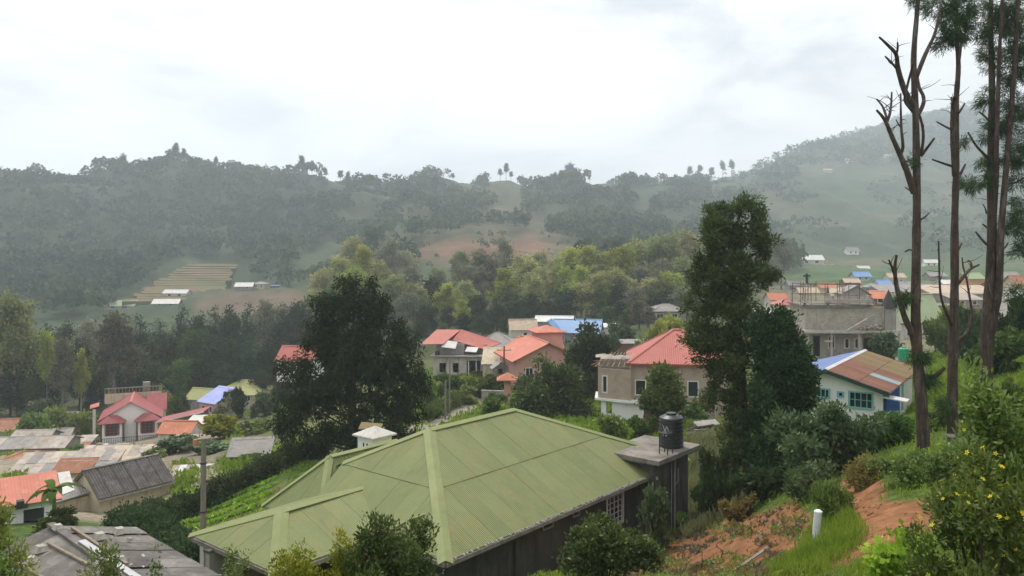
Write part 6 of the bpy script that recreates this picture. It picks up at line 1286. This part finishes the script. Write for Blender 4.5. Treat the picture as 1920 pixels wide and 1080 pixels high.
near_shrub('leafy_shrub', 'dark green sprigs in the lower left corner', 30, 1115, 12, 130, 80, 'shrub', 240, 14, .12, .09, .035, 58, 10)
near_shrub('leafy_shrub', 'leafy garden bush under the veranda corner of the green roof', 440, 1115, 26, 90, 70, 'shrub', 220, 14, .2, .12, .05, 59, 10)
# hedges
def hedge(label, pts, w_, h, lm, seed, ncl=900):
    g = np.random.default_rng(seed); s = spline([P(*p)[:2] for p in pts], 8); b = s[0]; e = empty('hedge', (b[0], b[1], gz(*b))); tag(e, label, 'hedge'); lob = []
    L_ = np.linalg.norm(np.diff(s, axis=0), axis=1).sum(); n = int(L_/(w_*.55))
    for t in np.linspace(0, 1, n):
        i = t*(len(s)-1); q = s[int(i)]+(s[min(int(i)+1, len(s)-1)]-s[int(i)])*(i % 1); z = gz(*q)-e.location.z; q = q-b
        for hh in (.3, .68): lob.append((q[0]+g.uniform(-.25,.25), q[1]+g.uniform(-.25,.25), z+h*hh*g.uniform(.85,1.15), w_*.5*g.uniform(.8,1.2), w_*.5*g.uniform(.8,1.2), h*.32*g.uniform(.8,1.2)))
    C = crown(sublobes(lob, 1, seed, .5, .85), ncl, 18, .42, .24, .12, seed, gap=-2.2); link('foliage', np_mesh('foliage', C[0], C[1], LM[lm], tint=C[2]), e)
hedge('long dark clipped hedge between the cottage and vegetable beds', [(225,1002,47),(300,975,50),(380,950,53),(470,925,56),(580,890,60)], 1.3, 1.5, 'dark', 61, 1500)
hedge('thick dark creeper hedge running down to the concrete pole', [(240,1008,45),(290,1025,42),(330,1050,39),(365,1065,37)], 1.7, 1.7, 'dark', 62, 900)
hedge('green hedge lining the road', [(800,800,78),(838,772,90),(870,752,99),(905,735,106)], 1.5, 1.6, 'mid', 63, 600)
hedge('hedge along the garden of the unfinished concrete house', [(860,724,108),(900,716,110),(940,712,112)], 1.2, 1.3, 'mid', 64, 300)
# banana plant left of the cottage
def banana():
    b = P(100,990,46); e = empty('banana_plant', (b[0], b[1], gz(b[0], b[1]))); tag(e, 'banana plant with long drooping leaves before the cream cottage', 'plant'); h = 1.2+(470-935)/F*46-e.location.z
    V, Q = tube_np(spline([(0,0,-.4),(.05,0,h*.4),(0,.05,h*.75)], 5), np.linspace(.16,.08,11), 8); link('stem', np_mesh('stem', V, Q, LM['shrub'], tint=np.full(len(V), .5), smooth=True), e)
    for k in range(11):
        a = k*2.4; L_ = rnd.uniform(1.3,2.1); el = rnd.uniform(.5,1.25); p = []; 
        for t in np.linspace(0, 1, 8): p.append((math.cos(a)*L_*t*math.cos(el*(1-.3*t)), math.sin(a)*L_*t*math.cos(el*(1-.3*t)), h*.72+L_*math.sin(el)*t-1.3*t*t))
        p = np.array(p); sd_ = np.array([-math.sin(a), math.cos(a), 0])*.26; pr = np.sin(np.linspace(.15, math.pi-.05, 8))[:, None]; V = np.stack([p-sd_*pr+[0,0,.06], p, p+sd_*pr+[0,0,.06]], 1).reshape(-1, 3)
        Qs = [[3*i+j, 3*i+j+1, 3*i+j+4, 3*i+j+3] for i in range(7) for j in (0, 1)]; link('leaf', np_mesh('leaf', V, Qs, LM['mid'], tint=np.full(len(V), rnd.uniform(.3,.9))), e)
banana()
bush('low dark bush around the banana plant stem',100,1000,45,80,45,'mid', group='bushes among the houses and on the slopes')
# ---- ground cover scattered over the land
def scatter(n, pxr, dr, seed, test, pw=1.0):
    g = np.random.default_rng(seed); px = g.uniform(*pxr, n); d = np.exp(g.uniform(math.log(dr[0]), math.log(dr[1]), n)); x = (px-960)/F*d; z = ground(x, d); q = project(x, d, z)
    C = land(x, d, z); soil = (C[:, 0] > .27) & (C[:, 1] < .2); k = test(q[0], q[1], d, soil, C); return np.stack([x, d, z], -1)[k], g
def inhouse(x, y):
    u = (x-HO[0])*HU[0]+(y-HO[1])*HU[1]; v = (x-HO[0])*HN[0]+(y-HO[1])*HN[1]; return (u > -4.2) & (u < 19.3) & (v > .5) & (v < 11.5)
def blades(name, label, pts, g, ln, wd, lm, per=1, spread=.1, lean=.45, kd='grass'):
    pts = pts[~inhouse(pts[:, 0], pts[:, 1])]
    c = np.repeat(pts, per, 0); n = len(c); c = c+np.concatenate([g.normal(size=(n, 2))*spread, np.zeros((n, 1))], 1); c[:, 2] += ln*.38
    sc = np.clip(c[:, 1]/18, .7, 2.2); d = unit(g.normal(size=(n, 3))*lean+np.array([0,0,1.])); V, Q = leaf_quads(c, d, ln*sc**.5, wd*sc, g, .1)
    t = np.repeat(np.clip(.5+.3*np.sin(c[:, 0]*1.3)*np.sin(c[:, 1]*1.1)+g.normal(size=n)*.18, 0, 1), 4); tag(link(name, np_mesh(name, V, Q, LM[lm], tint=t)), label, kd, kind='stuff')
p, g = scatter(60000, (800,2500), (4,48), 71, lambda x, y, d, s, C: ~s & (y > 780)); blades('grass', 'short green grass over the near slope', p, g, .2, .03, 'grass')
p, g = scatter(2600, (1000,1600), (9,45), 72, lambda x, y, d, s, C: s & (np.sin(x*.031+1)+np.sin(y*.06)+.5*np.sin(x*.11) > -.25)); blades('weeds', 'sparse brownish weeds growing on the red soil', p, g, .15, .05, 'weed', 4, .1, .8, 'weeds')
p, g = scatter(2600, (1000,1560), (12,45), 73, lambda x, y, d, s, C: s & (np.sin(x*.05+2)+np.sin(y*.09) > .15)); blades('weeds', 'green seedlings on the red soil slope', p, g, .16, .045, 'shrub', 7, .12, .9, 'weeds')
p, g = scatter(5000, (1440,1720), (12,26), 74, lambda x, y, d, s, C: inpoly(x, y, [(1530,985),(1590,965),(1625,1000),(1600,1035),(1530,1085),(1440,1085),(1500,1040)]) | inpoly(x, y, [(1580,1090),(1650,1045),(1720,1040),(1760,1090)])); blades('grass', 'tall grass tufts around the white post', p, g, .34, .025, 'grass', 3, .08, .35)
p, g = scatter(9000, (1290,1400), (36,62), 75, lambda x, y, d, s, C: y > 800); blades('grass', 'pale meadow grass beside the water tank tower', p, g, .5, .06, 'dry', 1, .2, .3)
p, g = scatter(9000, (300,620), (30,75), 76, lambda x, y, d, s, C: (y > 850) & (np.sin(x*.07)+np.sin(y*.13) > -.3)); blades('grass', 'grass around the vegetable beds', p, g, .2, .05, 'grass', 1, .2)
p, g = scatter(26000, (1660,1960), (34,95), 77, lambda x, y, d, s, C: y > 560); blades('grass', 'bright grass on the slope behind the pines', p, g, .4, .07, 'grass', 1, .2)
p, g = scatter(20000, (780,1400), (56,125), 78, lambda x, y, d, s, C: (y > 690) & ~((x > 790) & (x < 960) & (y > 735) & (np.abs((y-745)-(905-x)*.5) < 14))); blades('grass', 'rough grass between the central houses', p, g, .42, .12, 'grass', 1, .3)
p, g = scatter(16000, (-60,560), (62,150), 79, lambda x, y, d, s, C: (np.sin(x*.06)+np.sin(d*.2) > .7)); blades('grass', 'patchy grass between the village roofs', p, g, .5, .16, 'grass', 1, .3)
p, g = scatter(900, (1050,1560), (12,42), 80, lambda x, y, d, s, C: s & (np.sin(x*.04)+np.sin(y*.07+1) > -.2)); blades('dead_weeds', 'dark purplish dead plants dotting the red soil slope', p, g, .17, .045, 'brown', 12, .09, .9, 'weeds')
gs = np.random.default_rng(81); cl, g = scatter(700, (1050,1860), (9,42), 81, lambda x, y, d, s, C: s); n = len(cl); r_ = gs.uniform(.02,.07,n)[:, None, None]; ico = np.array([(1,0,0),(-1,0,0),(0,1,0),(0,-1,0),(0,0,1),(0,0,-1)])*gs.uniform(.7,1.2,(n,6,1)); V = (cl[:, None]+ico*r_).reshape(-1,3); fc = np.array([(0,2,4),(2,1,4),(1,3,4),(3,0,4),(2,0,5),(1,2,5),(3,1,5),(0,3,5)]); Q = (np.arange(n)[:, None, None]*6+fc).reshape(-1,3)
tag(link('soil_clods', np_mesh('soil_clods', V, Q, mat('soil_clod', (.27,.12,.055), (.18,.085,.045), scale=3, rough=.95))), 'loose clods of red soil on the bare slope', 'soil', kind='stuff')
# vegetable beds
for k in range(9):
    a = np.array(P(300+k*4, 985-k*7.5, 46+k*1.9)[:2]); b = np.array(P(500+k*3, 955-k*7.0, 47+k*2.0)[:2]); g = np.random.default_rng(90+k); t = g.random(420)[:, None]; q = a+(b-a)*t+g.normal(size=(420, 2))*.22; z = ground(q[:, 0], q[:, 1])+.12; c = np.column_stack([q, z])
    c = c[~inhouse(c[:, 0], c[:, 1])]; n = len(c); V, Q = leaf_quads(c, unit(g.normal(size=(n, 3))*.8+np.array([0,0,.7])), .3, .2, g); tag(link('vegetable_row', np_mesh('vegetable_row', V, Q, LM['lettuce'], tint=np.repeat(g.random(n)*.8, 4))), f'{ORD[k]} row of leafy vegetables counted from the garden wall side', 'vegetables', 'vegetable rows', 'stuff')
# small things on the slope
b = onray(1530, 1022, 12, 40); e = empty('white_post', tuple(b)); tag(e, 'short white plastic pipe standing upright in the grass', 'post'); hh = 62/F*b[1]
V, Q = tube_np([(0,0,-.25),(.01,0,hh*.5),(.05,0,hh)], .085, 14); me = np_mesh('pipe', V, Q, mat('white_pvc', (.72,.73,.75), (.6,.61,.63), rough=.5, stain=((.35,.33,.28),.3,5)), smooth=True); link('pipe', me, e); MB().lathe([(.088,hh-.02),(.092,hh-.01),(.092,hh+.02),(.05,hh+.05)], .05, 0, 14).build('end_cap', M['white'], e)
a = onray(1375, 1075, 10, 40); b = onray(1440, 1032, 10, 40); e = empty('plank', tuple(a)); tag(e, 'thin pale plank lying on the red soil', 'plank'); dv = b-a; MB().bar((0,0,.06),(dv[0],dv[1],dv[2]+.08),.09,.035).build('board', M['slab'], e)
b = onray(1815, 838, 18, 40); e = empty('wooden_bench', tuple(b), R(-10)); tag(e, 'low grey slatted bench half hidden behind the middle pine', 'bench')
for k in range(4): MB().box(-.6,.12*k,.3,.75,.12*k+.09,.335).build('slat', M['greywall'], e)
for x in (-.5,.6):
    for y in (.03,.4): MB().box(x-.04,y-.03,-.3,x+.04,y+.03,.3).build('leg', M['timber'], e)
e = empty('junk_heap', tuple(onray(1325, 812, 40, 80)), R(12)); tag(e, 'heap of old timber and sheets on the meadow', 'heap')
for k in range(26):
    x, y = rnd.uniform(-1.3,1.3), rnd.uniform(-.6,.6); z = .08+.55*max(0,1-abs(x)/1.6)*rnd.random(); a_ = rnd.uniform(-.5,.5); L_ = rnd.uniform(.5,1.3); MB().bar((x-L_/2*math.cos(a_),y-L_/2*math.sin(a_),z),(x+L_/2*math.cos(a_),y+L_/2*math.sin(a_),z+rnd.uniform(-.1,.3)),rnd.uniform(.06,.22),.05).build('timber_piece', M[rnd.choice(['timber','greywall','darkmetal','slab'])], e)
MB().slab([(-.9,-.4,.62),(.8,-.5,.7),(.9,.5,.85),(-.8,.5,.75)],.05).build('sheet', M['grey_roof'], e)
for k in range(5):
    a = onray(1345-k*34+rnd.uniform(-6,6), 1062+rnd.uniform(-26,16), 10, 40); e = empty('dead_stalk', tuple(a)); tag(e, f'{ORD[k]} dead reddish stalk from the right on the soil slope', 'stalk', 'dead stalks'); s = [(0,0,-.1)]+[(rnd.uniform(-.05,.05)*i,rnd.uniform(-.05,.05)*i,.16*i) for i in range(1,5)]; V, Q = tube_np(spline(s, 3), np.linspace(.02,.008,13), 5); link('stem', np_mesh('stem', V, Q, BARK['brown']), e)
    V, Q = leaf_quads(np.array(s)[np.random.default_rng(k).integers(1,5,24)]+np.random.default_rng(k+9).normal(size=(24,3))*.05, np.random.default_rng(k).normal(size=(24,3)), .1, .04, np.random.default_rng(k)); link('dry_leaf', np_mesh('dry_leaf', V, Q, LM['brown'], tint=np.full(len(V), .4)), e)
